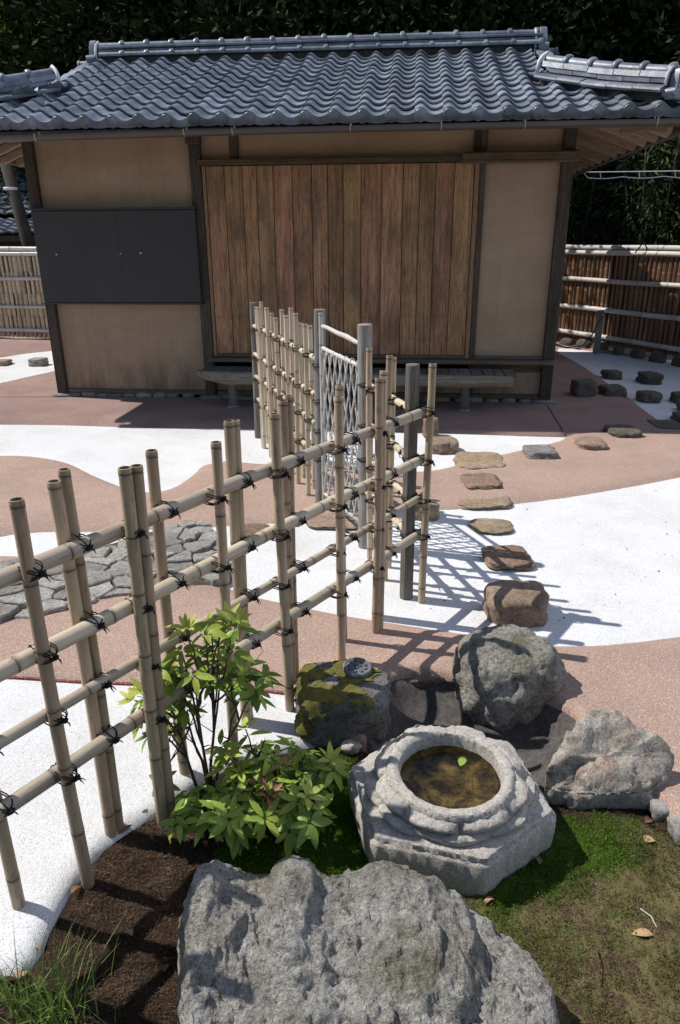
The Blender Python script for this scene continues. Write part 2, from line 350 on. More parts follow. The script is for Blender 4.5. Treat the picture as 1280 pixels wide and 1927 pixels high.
MT['leaf_green1'] = m_leaf('floating_leaf', (.25, .38, .06), (.32, .46, .09), .05, 0, .4, .2)
MT['bark'] = m_simple('dark_bark', (.03, .025, .02), (.07, .058, .046), 14, .9, .01, .8, (1, 1, .3))
MT['twig'] = m_simple('shrub_twig', (.06, .04, .028), (.12, .085, .06), 30, .85)
MT['far_green'] = m_simple('far_dark_foliage', (.010, .016, .008), (.03, .045, .016), 1.5, .9, .2, 1.0)
MT['moss_cushion'] = m_simple('moss_cushion', (.10, .095, .02), (.24, .21, .05), 45, .95, .01, 1.0)

def m_soil():
    k = NT('garden_soil'); v = k.vec('Object', rnd=False)
    col = k.ramp(k.noise(v, 14, 7, .7), [(.3, (.014, .010, .007)), (.5, (.034, .023, .015)), (.72, (.062, .043, .028))])
    at = k.n('Attribute', attribute_name='moss'); n = k.noise(v, 9, 5, .65)
    f = k.ramp(k.math('ADD', k.math('MULTIPLY', at.outputs['Fac'], 1.0), k.math('MULTIPLY', n, .8)), [(.75, 0), (1.05, 1)])
    mc = k.ramp(k.noise(v, 7, 8, .75), [(.34, (.035, .04, .014)), (.43, (.10, .09, .035)), (.5, (.18, .155, .07)), (.57, (.085, .055, .034)), (.68, (.25, .22, .11))])
    col = k.mix(f, col, mc)
    at2 = k.n('Attribute', attribute_name='green'); col = k.mix(at2.outputs['Fac'], col, k.ramp(n, [(.3, (.03, .065, .008)), (.7, (.06, .12, .014))]))
    return k.done(col, .95, k.noise(v, 60, 8, .75), .9, .012, .1)
MT['soil'] = m_soil()
def m_ground():
    k = NT('outer_ground'); v = k.vec('Object', rnd=False)
    return k.done(k.ramp(k.noise(v, .8, 6), [(.3, (.04, .045, .025)), (.7, (.10, .085, .06))]), .95, k.noise(v, 6, 5), .5, .03)
MT['ground'] = m_ground()
def m_water():
    k = NT('still_water'); b = k.b; b.inputs['Base Color'].default_value = (.82, .76, .62, 1); b.inputs['Roughness'].default_value = .015
    b.inputs['Transmission Weight'].default_value = 1.0; b.inputs['IOR'].default_value = 1.33
    v = k.vec('Object'); o = k.n('Bump'); o.inputs['Strength'].default_value = .08; o.inputs['Distance'].default_value = .002
    k.l(k.noise(v, 12, 2), o.inputs['Height']); k.l(o.outputs[0], b.inputs['Normal']); return k.m
MT['water'] = m_water()
MT['basin_floor'] = m_rock('algae_basin_floor', [(.40, (.026, .021, .009)), (.52, (.13, .092, .032)), (.66, (.33, .24, .09))], (.45, .35, .18), (.45, .42, .35), 14, .003, .5)
# ------------------------------------------------------------------ ground, paving, garden bed
def catmull(pts, step, closed=True):
    P = [np.array(p[:2], float) for p in pts]; n = len(P); out = []
    for i in range(n if closed else n - 1):
        p0, p1, p2, p3 = P[(i - 1) % n] if closed or i > 0 else P[0], P[i], P[(i + 1) % n], P[(i + 2) % n] if closed or i + 2 < n else P[-1]
        L = np.linalg.norm(p2 - p1); st = step(p1) if callable(step) else step; k = max(1, int(L / st))
        for j in range(k):
            t = j / k
            # centripetal-like: limit overshoot on uneven spacing
            m1 = (p2 - p0) * min(1, L / (np.linalg.norm(p2 - p0) + 1e-9)) ; m2 = (p3 - p1) * min(1, L / (np.linalg.norm(p3 - p1) + 1e-9))
            t2, t3 = t * t, t ** 3
            out.append((2 * t3 - 3 * t2 + 1) * p1 + (t3 - 2 * t2 + t) * m1 + (-2 * t3 + 3 * t2) * p2 + (t3 - t2) * m2)
    if not closed: out.append(P[-1])
    return np.array(out)
def stepf(p): return .022 if p[1] < 2.6 else (.04 if p[1] < 5 else (.08 if p[1] < 9 else .3))
def poly(px): return catmull([g(*p) for p in px], stepf)
def inside(P, poly_):          # scanline crossing test
    A = poly_; B = np.roll(poly_, -1, 0); o = np.argsort(P[:, 1]); ys = P[o, 1]; xs = P[o, 0]; c = np.zeros(len(P), np.int32)
    for (ax, ay), (bx, by) in zip(A, B):
        if ay == by: continue
        i, j = np.searchsorted(ys, min(ay, by), 'left'), np.searchsorted(ys, max(ay, by), 'left')
        if j > i: c[i:j] += xs[i:j] < (bx - ax) * (ys[i:j] - ay) / (by - ay) + ax
    out = np.zeros(len(P), bool); out[o] = (c % 2) == 1; return out
def sdist(P, poly_):          # distance to the outline, inside flag
    n = len(poly_)
    if len(P) * n < 60000 or n < 40:
        A = poly_; B = np.roll(poly_, -1, 0); D = B - A; t = np.clip(((P[:, None] - A) * D).sum(2) / ((D ** 2).sum(1) + 1e-12), 0, 1)
        return np.sqrt(((P[:, None] - A - t[:, :, None] * D) ** 2).sum(2).min(1)), inside(P, poly_)
    kd = KDTree(n)
    for i, p in enumerate(poly_): kd.insert((p[0], p[1], 0), i)
    kd.balance(); idx = np.array([kd.find((x, y, 0))[1] for x, y in P]); best = np.full(len(P), 1e9)
    for o in (-1, 0):
        A = poly_[(idx + o) % n]; D = poly_[(idx + o + 1) % n] - A; t = np.clip(((P - A) * D).sum(1) / ((D ** 2).sum(1) + 1e-12), 0, 1)
        best = np.minimum(best, ((P - A - t[:, None] * D) ** 2).sum(1))
    return np.sqrt(best), inside(P, poly_)
BED = poly([(-900, 1830), (-200, 1822), (0, 1802), (40, 1793), (62, 1770), (85, 1720), (105, 1680), (130, 1640), (155, 1605), (190, 1567), (228, 1540), (270, 1514), (310, 1490), (345, 1462), (390, 1435), (440, 1413), (500, 1395), (560, 1382), (620, 1374), (700, 1388),
            (760, 1400), (850, 1402), (950, 1422), (1015, 1455), (1060, 1452), (1130, 1450), (1200, 1468), (1245, 1505), (1295, 1555), (1400, 1650), (1700, 1850), (1700, 2700), (-900, 2700)])
PIT = poly([(735, 1272), (790, 1262), (840, 1268), (900, 1285), (1000, 1300), (1045, 1318), (1082, 1338), (1093, 1358), (1062, 1402), (1046, 1445), (1036, 1490), (950, 1452), (850, 1430), (720, 1425), (690, 1380), (712, 1310)])
W3 = poly([(-900, 1258), (-300, 1260), (0, 1264), (150, 1273), (340, 1280), (430, 1283), (500, 1290), (558, 1297), (590, 1330), (620, 1420), (500, 1500), (300, 1640), (0, 1960), (-900, 1960)])
W2 = poly([(-60, 1018), (0, 1001), (70, 993), (180, 992), (280, 988), (400, 983), (480, 976), (560, 977), (620, 968), (700, 955), (800, 951), (870, 949), (970, 940), (1060, 929), (1160, 913), (1280, 891), (1400, 865), (1650, 800), (1900, 800), (1900, 1120), (1500, 1163), (1280, 1187), (1200, 1197), (1110, 1204), (1030, 1203), (950, 1192), (870, 1181), (760, 1165), (640, 1146), (540, 1126), (450, 1105), (380, 1075), (250, 1060), (120, 1050), (40, 1038), (-30, 1034)])
W1 = poly([(-900, 770), (-200, 770), (250, 775), (480, 780), (830, 790), (1040, 800), (1064, 818), (1040, 827), (1000, 836), (940, 850), (880, 862), (830, 876), (780, 881), (700, 876), (590, 866), (500, 867), (420, 862), (385, 868), (365, 885), (330, 908), (290, 919), (240, 912), (180, 890), (120, 863), (60, 853), (0, 852), (-200, 862), (-900, 900)])
W4 = poly([(1053, 651), (1100, 686), (1180, 740), (1250, 790), (1300, 803), (1500, 830), (1900, 800), (1900, 700), (1280, 674), (1150, 663)])
W5 = poly([(-900, 672), (0, 669), (45, 662), (110, 655), (200, 650), (200, 673), (100, 694), (0, 716), (-200, 762), (-900, 900)])
APR = poly([(-1200, 786), (0, 792), (110, 793), (250, 797), (480, 800), (830, 808), (1062, 815), (1150, 812), (1280, 812), (1450, 815), (1900, 800), (1900, 700), (1280, 650), (1050, 640), (700, 600), (100, 600), (100, 630), (-1200, 640)])
REG = [('bed', BED), ('pit', PIT), ('w4', W4), ('w5', W5), ('apron', APR), ('w1', W1), ('w2', W2), ('w3', W3)]

def grid(x0, x1, y0, y1, st, jit=.25):
    xs = np.arange(x0, x1, st); ys = np.arange(y0, y1, st); X, Y = np.meshgrid(xs, ys)
    P = np.stack([X.ravel(), Y.ravel()], 1); return P + (rng.random(P.shape) - .5) * st * jit
rng = np.random.default_rng(3)
DX0, DX1, DY0, DY1 = -11, 11, .3, 15
Pg = np.concatenate([grid(-1.9, 1.9, .5, 2.6, .03), grid(-3.2, 3.2, 2.6, 4.6, .06), grid(-5, 5, 4.6, 8.2, .11),
                     grid(DX0 + .2, -1.95, .6, 2.5, .3), grid(1.95, DX1 - .2, .6, 2.5, .3), grid(DX0 + .2, -3.3, 2.6, 4.5, .3), grid(3.3, DX1 - .2, 2.6, 4.5, .3), grid(DX0 + .2, -5.1, 4.6, 8.2, .4), grid(5.1, DX1 - .2, 4.6, 8.2, .4), grid(DX0 + .2, DX1 - .2, 8.3, DY1 - .2, .5)])
inb = lambda P: P[(P[:, 0] > DX0 + .05) & (P[:, 0] < DX1 - .05) & (P[:, 1] > DY0 + .05) & (P[:, 1] < DY1 - .05)]
verts = []; edges = []; keep = np.ones(len(Pg), bool); near = []
for nm, pl in REG:
    pl_c = np.clip(pl, [DX0 + .06, DY0 + .06], [DX1 - .06, DY1 - .06])
    ok = [0]
    for i in range(1, len(pl_c)):
        if np.linalg.norm(pl_c[i] - pl_c[ok[-1]]) > .008: ok.append(i)
    pl_c = pl_c[ok]; b = len(verts); verts += [tuple(p) for p in pl_c]; n = len(pl_c); edges += [(b + i, b + (i + 1) % n) for i in range(n)]
    d, _ = sdist(Pg, pl_c[::2] if n > 400 else pl_c)
    tol = np.where(Pg[:, 1] < 2.6, .014, np.where(Pg[:, 1] < 4.6, .025, .04)); keep &= d > tol
    T = np.roll(pl_c, -1, 0) - np.roll(pl_c, 1, 0); T /= (np.linalg.norm(T, axis=1)[:, None] + 1e-9); N = np.stack([-T[:, 1], T[:, 0]], 1)
    for off in ((.007, .02, .04) if nm in ('bed', 'pit') else (.015, .04)):
        for s in (1, -1):
            Q = pl_c + N * off * s; Q = Q[pl_c[:, 1] < 6.0]; near.append(Q[:: 1 if off > .01 else 1])
Q = inb(np.concatenate(near)); verts += [tuple(p) for p in Pg[keep]] + [tuple(p) for p in Q]
b = len(verts); verts += [(DX0, DY0), (DX1, DY0), (DX1, DY1), (DX0, DY1)]; edges += [(b, b + 1), (b + 1, b + 2), (b + 2, b + 3), (b + 3, b)]
res = delaunay_2d_cdt([Vector(v) for v in verts], edges, [], 0, 1e-5)
V2 = np.array([tuple(v) for v in res[0]]); TRI = np.array([f for f in res[2] if len(f) == 3])
DI = {nm: sdist(V2, pl) for nm, pl in REG}
CT = V2[TRI].mean(1); CI = {nm: inside(CT, pl) for nm, pl in REG}
def classify(I, n):
    lab = np.full(n, 'pink', dtype=object); done = np.zeros(n, bool)
    for nm, _ in REG:
        k = I[nm] & ~done; lab[k] = nm; done |= k
    return lab
tl = classify(CI, len(CT)); vl = classify({k: v[1] for k, v in DI.items()}, len(V2))
nlow = np.array([noise.noise(Vector((x * .9, y * .9, 3.1))) for x, y in V2]); nmid = np.array([noise.fractal(Vector((x * 7, y * 7, 1.7)), .9, 2.1, 4) for x, y in V2])
dW = np.min([DI[k][0] for k in ('w1', 'w2', 'w3', 'w4', 'w5')], 0); dA = DI['apron'][0]; dB = DI['bed'][0]; dP = DI['pit'][0]
Z = np.zeros(len(V2))
isw = np.isin(vl, ['w1', 'w2', 'w3', 'w4', 'w5'])
Z[isw] = -.03 - .012 * (1 - np.exp(-np.minimum(dW, dA)[isw] / .3)) + .004 * nlow[isw]
pk = vl == 'pink'; dd = np.minimum(dW, dA)[pk]; Z[pk] = -.03 + .03 * (1 - np.exp(-(dW[pk] / .045) ** 1.3)) + .03 * nlow[pk] * (1 - np.exp(-dd / .25))
ap = vl == 'apron'; Z[ap] = -.03 + .03 * (1 - np.exp(-np.minimum(dA, np.minimum(DI['w4'][0], DI['w5'][0]))[ap] / .012))
onedge = (dA < .004) & (np.abs(V2[:, 1]) < 8); Z[onedge] = -.035
BEDZ = -.065
def bedz(x, y): return BEDZ + .02 * noise.fractal(Vector((x * 7, y * 7, 1.7)), .9, 2.1, 4)
bd = vl == 'bed'; Z[bd] = BEDZ + .02 * nmid[bd] * (1 - np.exp(-dB[bd] / .05))
lip = ~bd & (dB < .05); q = 1 - dB[lip] / .05; Z[lip] += (BEDZ + .03) * (1 - np.sqrt(np.maximum(0, 1 - q * q)))
pt = vl == 'pit'; Z[pt] = -.03 - .10 * (1 - np.exp(-(dP[pt] / .07) ** 1.5)); lp = pk & (dP < .035); q = 1 - dP[lp] / .035; Z[lp] = np.minimum(Z[lp], -.03 + (Z[lp] + .03) * np.sqrt(np.maximum(0, 1 - q * q)))
def region_mesh(name, keys, mat, attrs=None):
    T = TRI[np.isin(tl, keys)]; u, inv = np.unique(T, return_inverse=True); T = inv.reshape(-1, 3)
    P = np.column_stack([V2[u], Z[u]])
    a, b_, c = P[T[:, 0]], P[T[:, 1]], P[T[:, 2]]; nz = (b_[:, 0] - a[:, 0]) * (c[:, 1] - a[:, 1]) - (b_[:, 1] - a[:, 1]) * (c[:, 0] - a[:, 0]); T[nz < 0] = T[nz < 0][:, ::-1]
    m = bpy.data.meshes.new(name); m.from_pydata(P.tolist(), [], T.tolist()); m.update(); m.polygons.foreach_set('use_smooth', [True] * len(m.polygons))
    for k, fn in (attrs or {}).items():
        at = m.attributes.new(k, 'FLOAT', 'POINT'); at.data.foreach_set('value', fn(P[:, :2]).astype(np.float32))
    return struct(link(name, m, mat))
GREEN = [poly(p) for p in ([(560, 1400), (650, 1400), (690, 1470), (690, 1560), (760, 1640), (900, 1668), (880, 1720), (700, 1690), (600, 1650), (520, 1640), (430, 1620), (420, 1560), (480, 1480)],
                           [(900, 1660), (940, 1620), (1050, 1530), (1110, 1512), (1190, 1530), (1200, 1560), (1140, 1610), (1080, 1640), (1000, 1660), (940, 1690)])]
OLIVE = poly([(850, 1640), (1000, 1560), (1150, 1510), (1260, 1540), (1500, 1700), (1500, 2400), (1060, 2400), (1040, 1880), (950, 1760)])
def vnoise(P, k, o=0.0): return np.array([noise.noise(Vector((x * k, y * k, o))) for x, y in P])
def green(P):
    v = np.full(len(P), -9.0)
    for gpoly in GREEN:
        d, i = sdist(P, gpoly[::3]); v = np.maximum(v, np.where(i, d, -d))
    return np.clip(.45 + v / .07 + .7 * vnoise(P, 14) + .5 * vnoise(P, 33, 5), 0, 1)
def olive(P):
    d, i = sdist(P, OLIVE[::3]); return np.clip(.5 + np.where(i, d, -d) / .12, 0, 1)
region_mesh('white_paving', ['w1', 'w2', 'w3', 'w4', 'w5'], MT['white'])
region_mesh('pink_paving', ['pink'], MT['pink'])
region_mesh('apron_paving', ['apron'], MT['apron'])
region_mesh('garden_bed', ['bed'], MT['soil'], {'moss': olive, 'green': green})
region_mesh('drain_hollow', ['pit'], MT['drain'])
mb = MB(); mb.add([(-600, -600, -.16), (600, -600, -.16), (600, 900, -.16), (-600, 900, -.16)], [(0, 1, 2, 3)]); struct(mb.obj('ground', MT['ground']))
# thin red joint strips along the paving edges
def ribbon(name, px, wd, z, mat):
    P = catmull([g(*p) for p in px], stepf, False); T = np.gradient(P, axis=0); T /= np.linalg.norm(T, axis=1)[:, None]; N = np.stack([-T[:, 1], T[:, 0]], 1)
    m = MB(); n = len(P); rows = [(-.5, -.012), (-.5, 0), (.5, 0), (.5, -.012)]
    m.add([(p[0] + nn[0] * wd * o, p[1] + nn[1] * wd * o, z + h) for p, nn in zip(P, N) for o, h in rows], [(i * 4 + k, i * 4 + k + 1, i * 4 + k + 5, i * 4 + k + 4) for i in range(n - 1) for k in range(3)])
    return struct(m.obj(name, mat))
ribbon('red_joint_strip', [(-300, 1259), (0, 1263), (150, 1272), (340, 1279), (430, 1282), (500, 1289), (556, 1296)], .011, -.022, MT['redline'])
# saw joints in the apron
for a, b_ in (((1030, 762), (1062, 815)), ((-300, 748), (112, 747))):
    A, B_ = g(*a), g(*b_); t = (B_ - A) / np.linalg.norm(B_ - A); nrm = np.array([-t[1], t[0], 0]) * .006
    mb = MB(); mb.add([A + nrm + [0, 0, .003], A - nrm + [0, 0, .003], B_ - nrm + [0, 0, .003], B_ + nrm + [0, 0, .003]], [(0, 1, 2, 3)]); struct(mb.obj('expansion_joint', MT['drain']))

# ------------------------------------------------------------------ raised crazy paving
def clip(poly_, a, b_):      # keep the side of poly nearer to a than b
    mx, my = (a[0] + b_[0]) / 2, (a[1] + b_[1]) / 2; nx, ny = b_[0] - a[0], b_[1] - a[1]; out = []
    for i in range(len(poly_)):
        p, q_ = poly_[i], poly_[(i + 1) % len(poly_)]; dp = (p[0] - mx) * nx + (p[1] - my) * ny; dq = (q_[0] - mx) * nx + (q_[1] - my) * ny
        if dp <= 0: out.append(p)
        if dp * dq < 0: t = dp / (dp - dq); out.append((p[0] + t * (q_[0] - p[0]), p[1] + t * (q_[1] - p[1])))
    return out
MND = catmull([g(*p) for p in [(-420, 1092), (-200, 1080), (0, 1064), (60, 1052), (180, 1032), (260, 1010), (335, 986), (385, 983), (405, 1004), (425, 1045), (440, 1080), (425, 1098), (350, 1106), (250, 1122), (130, 1150), (0, 1178), (-200, 1225), (-420, 1250)]], .05)
mc = MND.mean(0)
mt = thing('stone_mound', 'low mound of grey crazy-paved flagstones behind the bamboo fence', 'stone paving', (mc[0], mc[1], 0))
mb = MB(); n = len(MND); ring = [[((p[0] - mc[0]) * k, (p[1] - mc[1]) * k, h) for p in MND] for k, h in ((1.0, -.06), (.985, -.012), (.9, .004), (.6, .014), (.05, .02))]
mb.add([p for r_ in ring for p in r_], [(k * n + i, k * n + (i + 1) % n, (k + 1) * n + (i + 1) % n, (k + 1) * n + i) for k in range(4) for i in range(n)] + [tuple(range(4 * n, 5 * n))]); mb.obj('mortar_bed', MT['joint'], mt, smooth=True)
seeds = []
rr = random.Random(11)
for iy in range(-8, 10):
    for ix in range(-20, 18):
        x = mc[0] + ix * .135 + (iy % 2) * .065 + rr.uniform(-.07, .07); y = mc[1] + iy * .10 + rr.uniform(-.05, .05); seeds.append((x, y))
dS, iS = sdist(np.array(seeds), MND)
for i, s in enumerate(seeds):
    if not iS[i]: continue
    pl = [(s[0] - .3, s[1] - .3), (s[0] + .3, s[1] - .3), (s[0] + .3, s[1] + .3), (s[0] - .3, s[1] + .3)]
    for j, o in enumerate(seeds):
        if j != i and abs(o[0] - s[0]) < .5 and abs(o[1] - s[1]) < .5:
            o2 = o
            if not iS[j]:       # stones at the rim stop at the outline
                k_ = 0.0
            pl = clip(pl, s, o2)
    if len(pl) < 3: continue
    A = np.array(pl); d, ins = sdist(A, MND)
    for k_ in range(len(A)):
        if not ins[k_]:
            t = MND[np.argmin(((MND - A[k_]) ** 2).sum(1))]; A[k_] = t
    cx, cy = A.mean(0); gap = rr.uniform(.003, .009); L = np.linalg.norm(A - [cx, cy], axis=1)[:, None]; A = [cx, cy] + (A - [cx, cy]) * np.maximum(.3, (L - gap) / L)
    # rough the outline
    B_ = []
    for k_ in range(len(A)):
        p, q_ = A[k_], A[(k_ + 1) % len(A)]; B_.append(p)
        if np.linalg.norm(q_ - p) > .05: m_ = (p + q_) / 2 + np.array([rr.uniform(-.013, .013), rr.uniform(-.013, .013)]); B_.append(m_)
    A = np.array(B_); area = .5 * np.sum(A[:, 0] * np.roll(A[:, 1], -1) - np.roll(A[:, 0], -1) * A[:, 1])
    if abs(area) < .001: continue
    if area < 0: A = A[::-1]
    rim = min(1, dS[i] / .3); top = .010 + .020 * (1 - (1 - rim) ** 2) + rr.uniform(0, .012); tx, ty = rr.uniform(-.06, .06), rr.uniform(-.06, .06)
    if dS[i] < .12: ty += .06 * np.sign(mc[1] - s[1])
    mb = MB(); c_ = (s[0] - mc[0], s[1] - mc[1]); mb.prism([(p[0] - mc[0], p[1] - mc[1]) for p in A], -.05, top, .005, lambda x, y: (x - c_[0]) * tx + (y - c_[1]) * ty)
    mb.obj('flagstone', MT['flag'], mt)
# ------------------------------------------------------------------ the tea house (local frame: x along the front, y away from the camera, z up)
BMID = (g(113, 744) + g(1033, 757)) / 2; BYAW = R(-5.4)
th = thing('tea_house', 'small plastered garden house with grey tiled roof and weathered board shutters', 'house', tuple(BMID), BYAW)
def part(name, mb, mat, parent=None, smooth=False, ang=None): return mb.obj(name, mat, parent or th, smooth, ang)
def bpart(name, x0, x1, y0, y1, z0, z1, mat, parent=None, bev=.005):
    m = MB(); m.bbox(((x0 + x1) / 2, (y0 + y1) / 2, (z0 + z1) / 2), (x1 - x0, y1 - y0, z1 - z0), bev); return part(name, m, mat, parent)
XL, XR, DEP = -2.42, 2.42, 3.2        # post centres, house depth
# walls
bpart('plaster_wall', XL + .03, -.83, .015, .10, .05, 2.62, MT['plaster'])
bpart('plaster_wall', 1.66, XR - .03, .015, .10, .40, 2.62, MT['plaster'])
bpart('plaster_wall', -.82, 1.65, .02, .10, 2.16, 2.62, MT['plaster'])
bpart('plaster_wall', -.82, XR - .03, .022, .10, .055, .285, MT['plaster'])
bpart('wall_panel', 1.70, XR - .04, .012, .06, .285, .375, MT['beam_wood'])
for x in (XL, XR):
    bpart('plaster_wall', x - .03, x + .03, .10, DEP, .05, 2.62, MT['plaster'])
bpart('plaster_wall', XL, XR, DEP - .06, DEP, .05, 2.62, MT['plaster'])
# posts
for x, w_, mt_, y0 in ((XL, .095, 'post_wood', -.045), (-.865, .10, 'post_wood', -.045), (1.70, .055, 'post_wood', -.02), (XR, .105, 'post_wood', -.05)):
    bpart('post', x - w_ / 2, x + w_ / 2, y0, y0 + .105, .03, 2.60, MT[mt_])
for x in (XL, XR): bpart('post', x - .05, x + .05, DEP - .06, DEP + .045, .03, 2.60, MT['post_wood'])
bpart('strut', -.55, -.47, -.01, .05, 2.16, 2.56, MT['post_wood']); bpart('strut', 1.615, 1.672, -.025, .05, 2.19, 2.56, MT['post_wood'])
bpart('bracket_block', -.93, -.80, -.09, .0, 2.29, 2.36, MT['post_wood'])
# lintel, beam, sills
bpart('lintel', -.84, 1.56, -.06, .03, 2.118, 2.165, MT['beam_wood'])
bpart('tie_beam', 1.515, 2.505, -.10, -.045, 2.10, 2.19, MT['beam_wood'], bev=.012)
bpart('threshold', -.855, 2.47, -.12, .03, .375, .412, MT['sill_wood'])
bpart('base_sill', XL + .05, -.91, -.02, .06, .03, .075, MT['sill_wood']); bpart('base_sill', -.81, XR - .05, -.02, .06, .03, .075, MT['sill_wood'])
bpart('wall_rail', 1.72, XR - .05, -.03, .03, .412, .44, MT['sill_wood'])
# board shutter of upright planks
jx = [105, 182, 258, 318, 388, 468, 550, 616, 680, 755, 840, 928, 996, 1060, 1135, 1214]; jx = [-.775 + (v - 105) / (1214 - 105) * 2.405 for v in jx]
rb = random.Random(5)
for a, b_ in zip(jx[:-1], jx[1:]):
    yo = rb.uniform(-.006, .006); bpart('board', a + .0025, b_ - .0025, -.028 + yo, -.006 + yo, .447, 2.113, MT['board'], bev=.004)
bpart('backing_board', -.78, 1.64, -.001, .012, .44, 2.115, MT['post_wood'])
bpart('stile', -.81, -.778, -.035, .0, .415, 2.115, MT['pale_wood']); bpart('stile', 1.634, 1.672, -.035, .0, .415, 2.115, MT['pale_wood'])
bpart('bottom_rail', -.776, 1.632, -.034, .0, .414, .445, MT['sill_wood'])
mb = MB()
for z in (.60, .80, 1.04, 1.28, 1.50, 1.75, 1.99):
    for a, b_ in zip(jx[:-1], jx[1:]):
        for k in (.12, .5, .88): mb.box((a + (b_ - a) * k + rb.uniform(-.006, .006), -.0345, z + rb.uniform(-.008, .008)), (.006, .004, .008))
part('nail_heads', mb, MT['iron'])['kind'] = 'stuff'
# sheet metal shutter box
for x0, x1, y0 in ((-2.435, -1.62, -.115), (-1.625, -.875, -.123)):
    p = bpart('metal_shutter', x0, x1, y0, -.047, .935, 1.752, MT['metal_dark'], bev=.006)
mb = MB()
for x, z, r_ in ((-2.24, 1.37, .011), (-1.615, 1.375, .009), (-1.42, 1.378, .013)):
    mb.box((x, -.1255, z), (r_, .004, r_ * .9), Matrix.Rotation(.6, 3, 'Y')); mb.box((x + .009, -.1255, z + .004), (r_ * .5, .004, r_ * .4))
part('paint_chip', mb, MT['plaster_white'])
bpart('shutter_rail', -2.45, -.86, -.11, -.047, .915, .933, MT['metal_dark'], bev=.003); bpart('shutter_rail', -2.45, -.86, -.128, -.047, 1.754, 1.772, MT['metal_dark'], bev=.003)

# rocks: superquadric lumps with noise
def facet(c, tilt):          # broken planes: every cell leans its own way, edges of cells stay sharp
    dd_, pp_ = noise.voronoi(c); f0 = pp_[0]; r1 = noise.cell_vector(f0 * 7.31 + Vector((.5, .5, .5))) - Vector((.5, .5, .5)); w_ = min(1, (dd_[1] - dd_[0]) * 5)
    return (r1.dot(c - f0) * 2.0 * tilt + (r1.x + r1.y) * .25 * tilt) * (.35 + .65 * w_)
def rock_mesh(name, rx, ry, h, seed, p=2.6, rough=.12, sub=4, flat=0.0, nscale=1.6, crag=0.0, sink=.25, wedge=0.0):
    import bmesh
    bm = bmesh.new(); bmesh.ops.create_icosphere(bm, subdivisions=sub, radius=1.0); rs = random.Random(seed); off = Vector((rs.uniform(-50, 50), rs.uniform(-50, 50), rs.uniform(-50, 50)))
    for v in bm.verts:
        d = v.co.normalized(); k = (abs(d.x) ** p + abs(d.y) ** p + abs(d.z) ** p) ** (-1 / p)
        nz = noise.fractal(d * nscale + off, .9, 2.1, 5) * rough
        if crag: nz += facet(d * 1.9 + off, crag * 1.1) + .4 * facet(d * 5.0 + off, crag) + crag * .25 * noise.fractal(d * 9 + off, .8, 2.2, 4)
        q = d * k * (1 + nz); q.z = q.z if q.z < 1 - flat else (1 - flat) + (q.z - (1 - flat)) * .25
        v.co = Vector((q.x * rx, q.y * ry, (q.z + 1) / 2 * h * (1 + sink) - h * sink))
        if wedge: zn = max(0, v.co.z / h); v.co.x *= 1 - wedge * zn; v.co.y = v.co.y * (1 - wedge * .5 * zn) + ry * .35 * zn
    for ax, r_ in ((0, rx), (1, ry)):
        lo = min(v.co[ax] for v in bm.verts); hi = max(v.co[ax] for v in bm.verts)
        for v in bm.verts: v.co[ax] = (v.co[ax] - (lo + hi) / 2) * 2 * r_ / (hi - lo)
    zt = max(v.co.z for v in bm.verts)
    for v in bm.verts: v.co.z *= h / zt if v.co.z > 0 else 1
    m = bpy.data.meshes.new(name); bm.to_mesh(m); bm.free(); m.polygons.foreach_set('use_smooth', [True] * len(m.polygons)); return m
# foundation stones under the sills
fs_m = [rock_mesh('foundation_stone', .075, .05, .05, 40 + i, 3.2, .12, 2, 0, 1.6, 0, .3) for i in range(3)]
x = XL + .12
while x < XR - .1:
    if abs(x + .865) > .12: link('foundation_stone', fs_m[rb.randrange(3)], MT['step_grey'], th, (x, rb.uniform(-.01, .02), 0), (0, 0, rb.uniform(-.2, .2)), (rb.uniform(.8, 1.25), 1, rb.uniform(.6, .95)))
    x += rb.uniform(.13, .18)
for x in (XL, -.865, XR, -.52):
    link('base_stone', fs_m[0], MT['step_grey'], th, (x, -.01, -.005), (0, 0, 0), (1.6, 1.7, .8))

# veranda bench
def wallpt(x, y, d):
    q = onplane(x, y, BMID + np.array([math.sin(BYAW), -math.cos(BYAW), 0]) * d, np.array([math.sin(BYAW), -math.cos(BYAW), 0.0])); s = (q - BMID) @ np.array([math.cos(BYAW), math.sin(BYAW), 0]); return s, q[2]
vb = thing('veranda_bench', 'narrow grey plank bench with a rough log edge under the board shutters', 'bench', (BMID[0], BMID[1], 0), BYAW)
BD = .42
xs = -.86
while xs < 2.02:
    wd = rb.uniform(.085, .12); m = MB(); m.bbox((xs + wd / 2, -(BD + .12) / 2 - .0, .325 + rb.uniform(-.003, .003)), (wd - .006, BD - .14, .03), .004); m.obj('deck_plank', MT['deck_wood'], vb); xs += wd
# log edge: flattened, curved at its left end
path = []; rad = []
m = MB(); NS = 40; ringp = []
for i in range(NS + 1):
    t = i / NS; x = -.90 + t * 2.95; endl = min(1, (t / .10)) ** .5; y = -BD + (1 - endl) * .10 + .006 * noise.noise(Vector((x * 3, 0, 5))); zt = .338 - .012 * t; hh = .12 * (.45 + .55 * endl) * (1 - .12 * t)
    for k in range(10):
        an = 2 * math.pi * k / 10; c, s_ = math.cos(an), math.sin(an); e = lambda v: math.copysign(abs(v) ** .7, v)
        nz = .007 * noise.fractal(Vector((x * 4, c * 2.5, s_ * 2.5)), .8, 2.0, 4)
        ringp.append((x, y + e(c) * .05 + nz, zt - hh / 2 + e(s_) * hh / 2 + nz))
m.add(ringp, [(i * 10 + k, i * 10 + (k + 1) % 10, (i + 1) * 10 + (k + 1) % 10, (i + 1) * 10 + k) for i in range(NS) for k in range(10)] + [tuple(reversed(range(10))), tuple(range(NS * 10, NS * 10 + 10))])
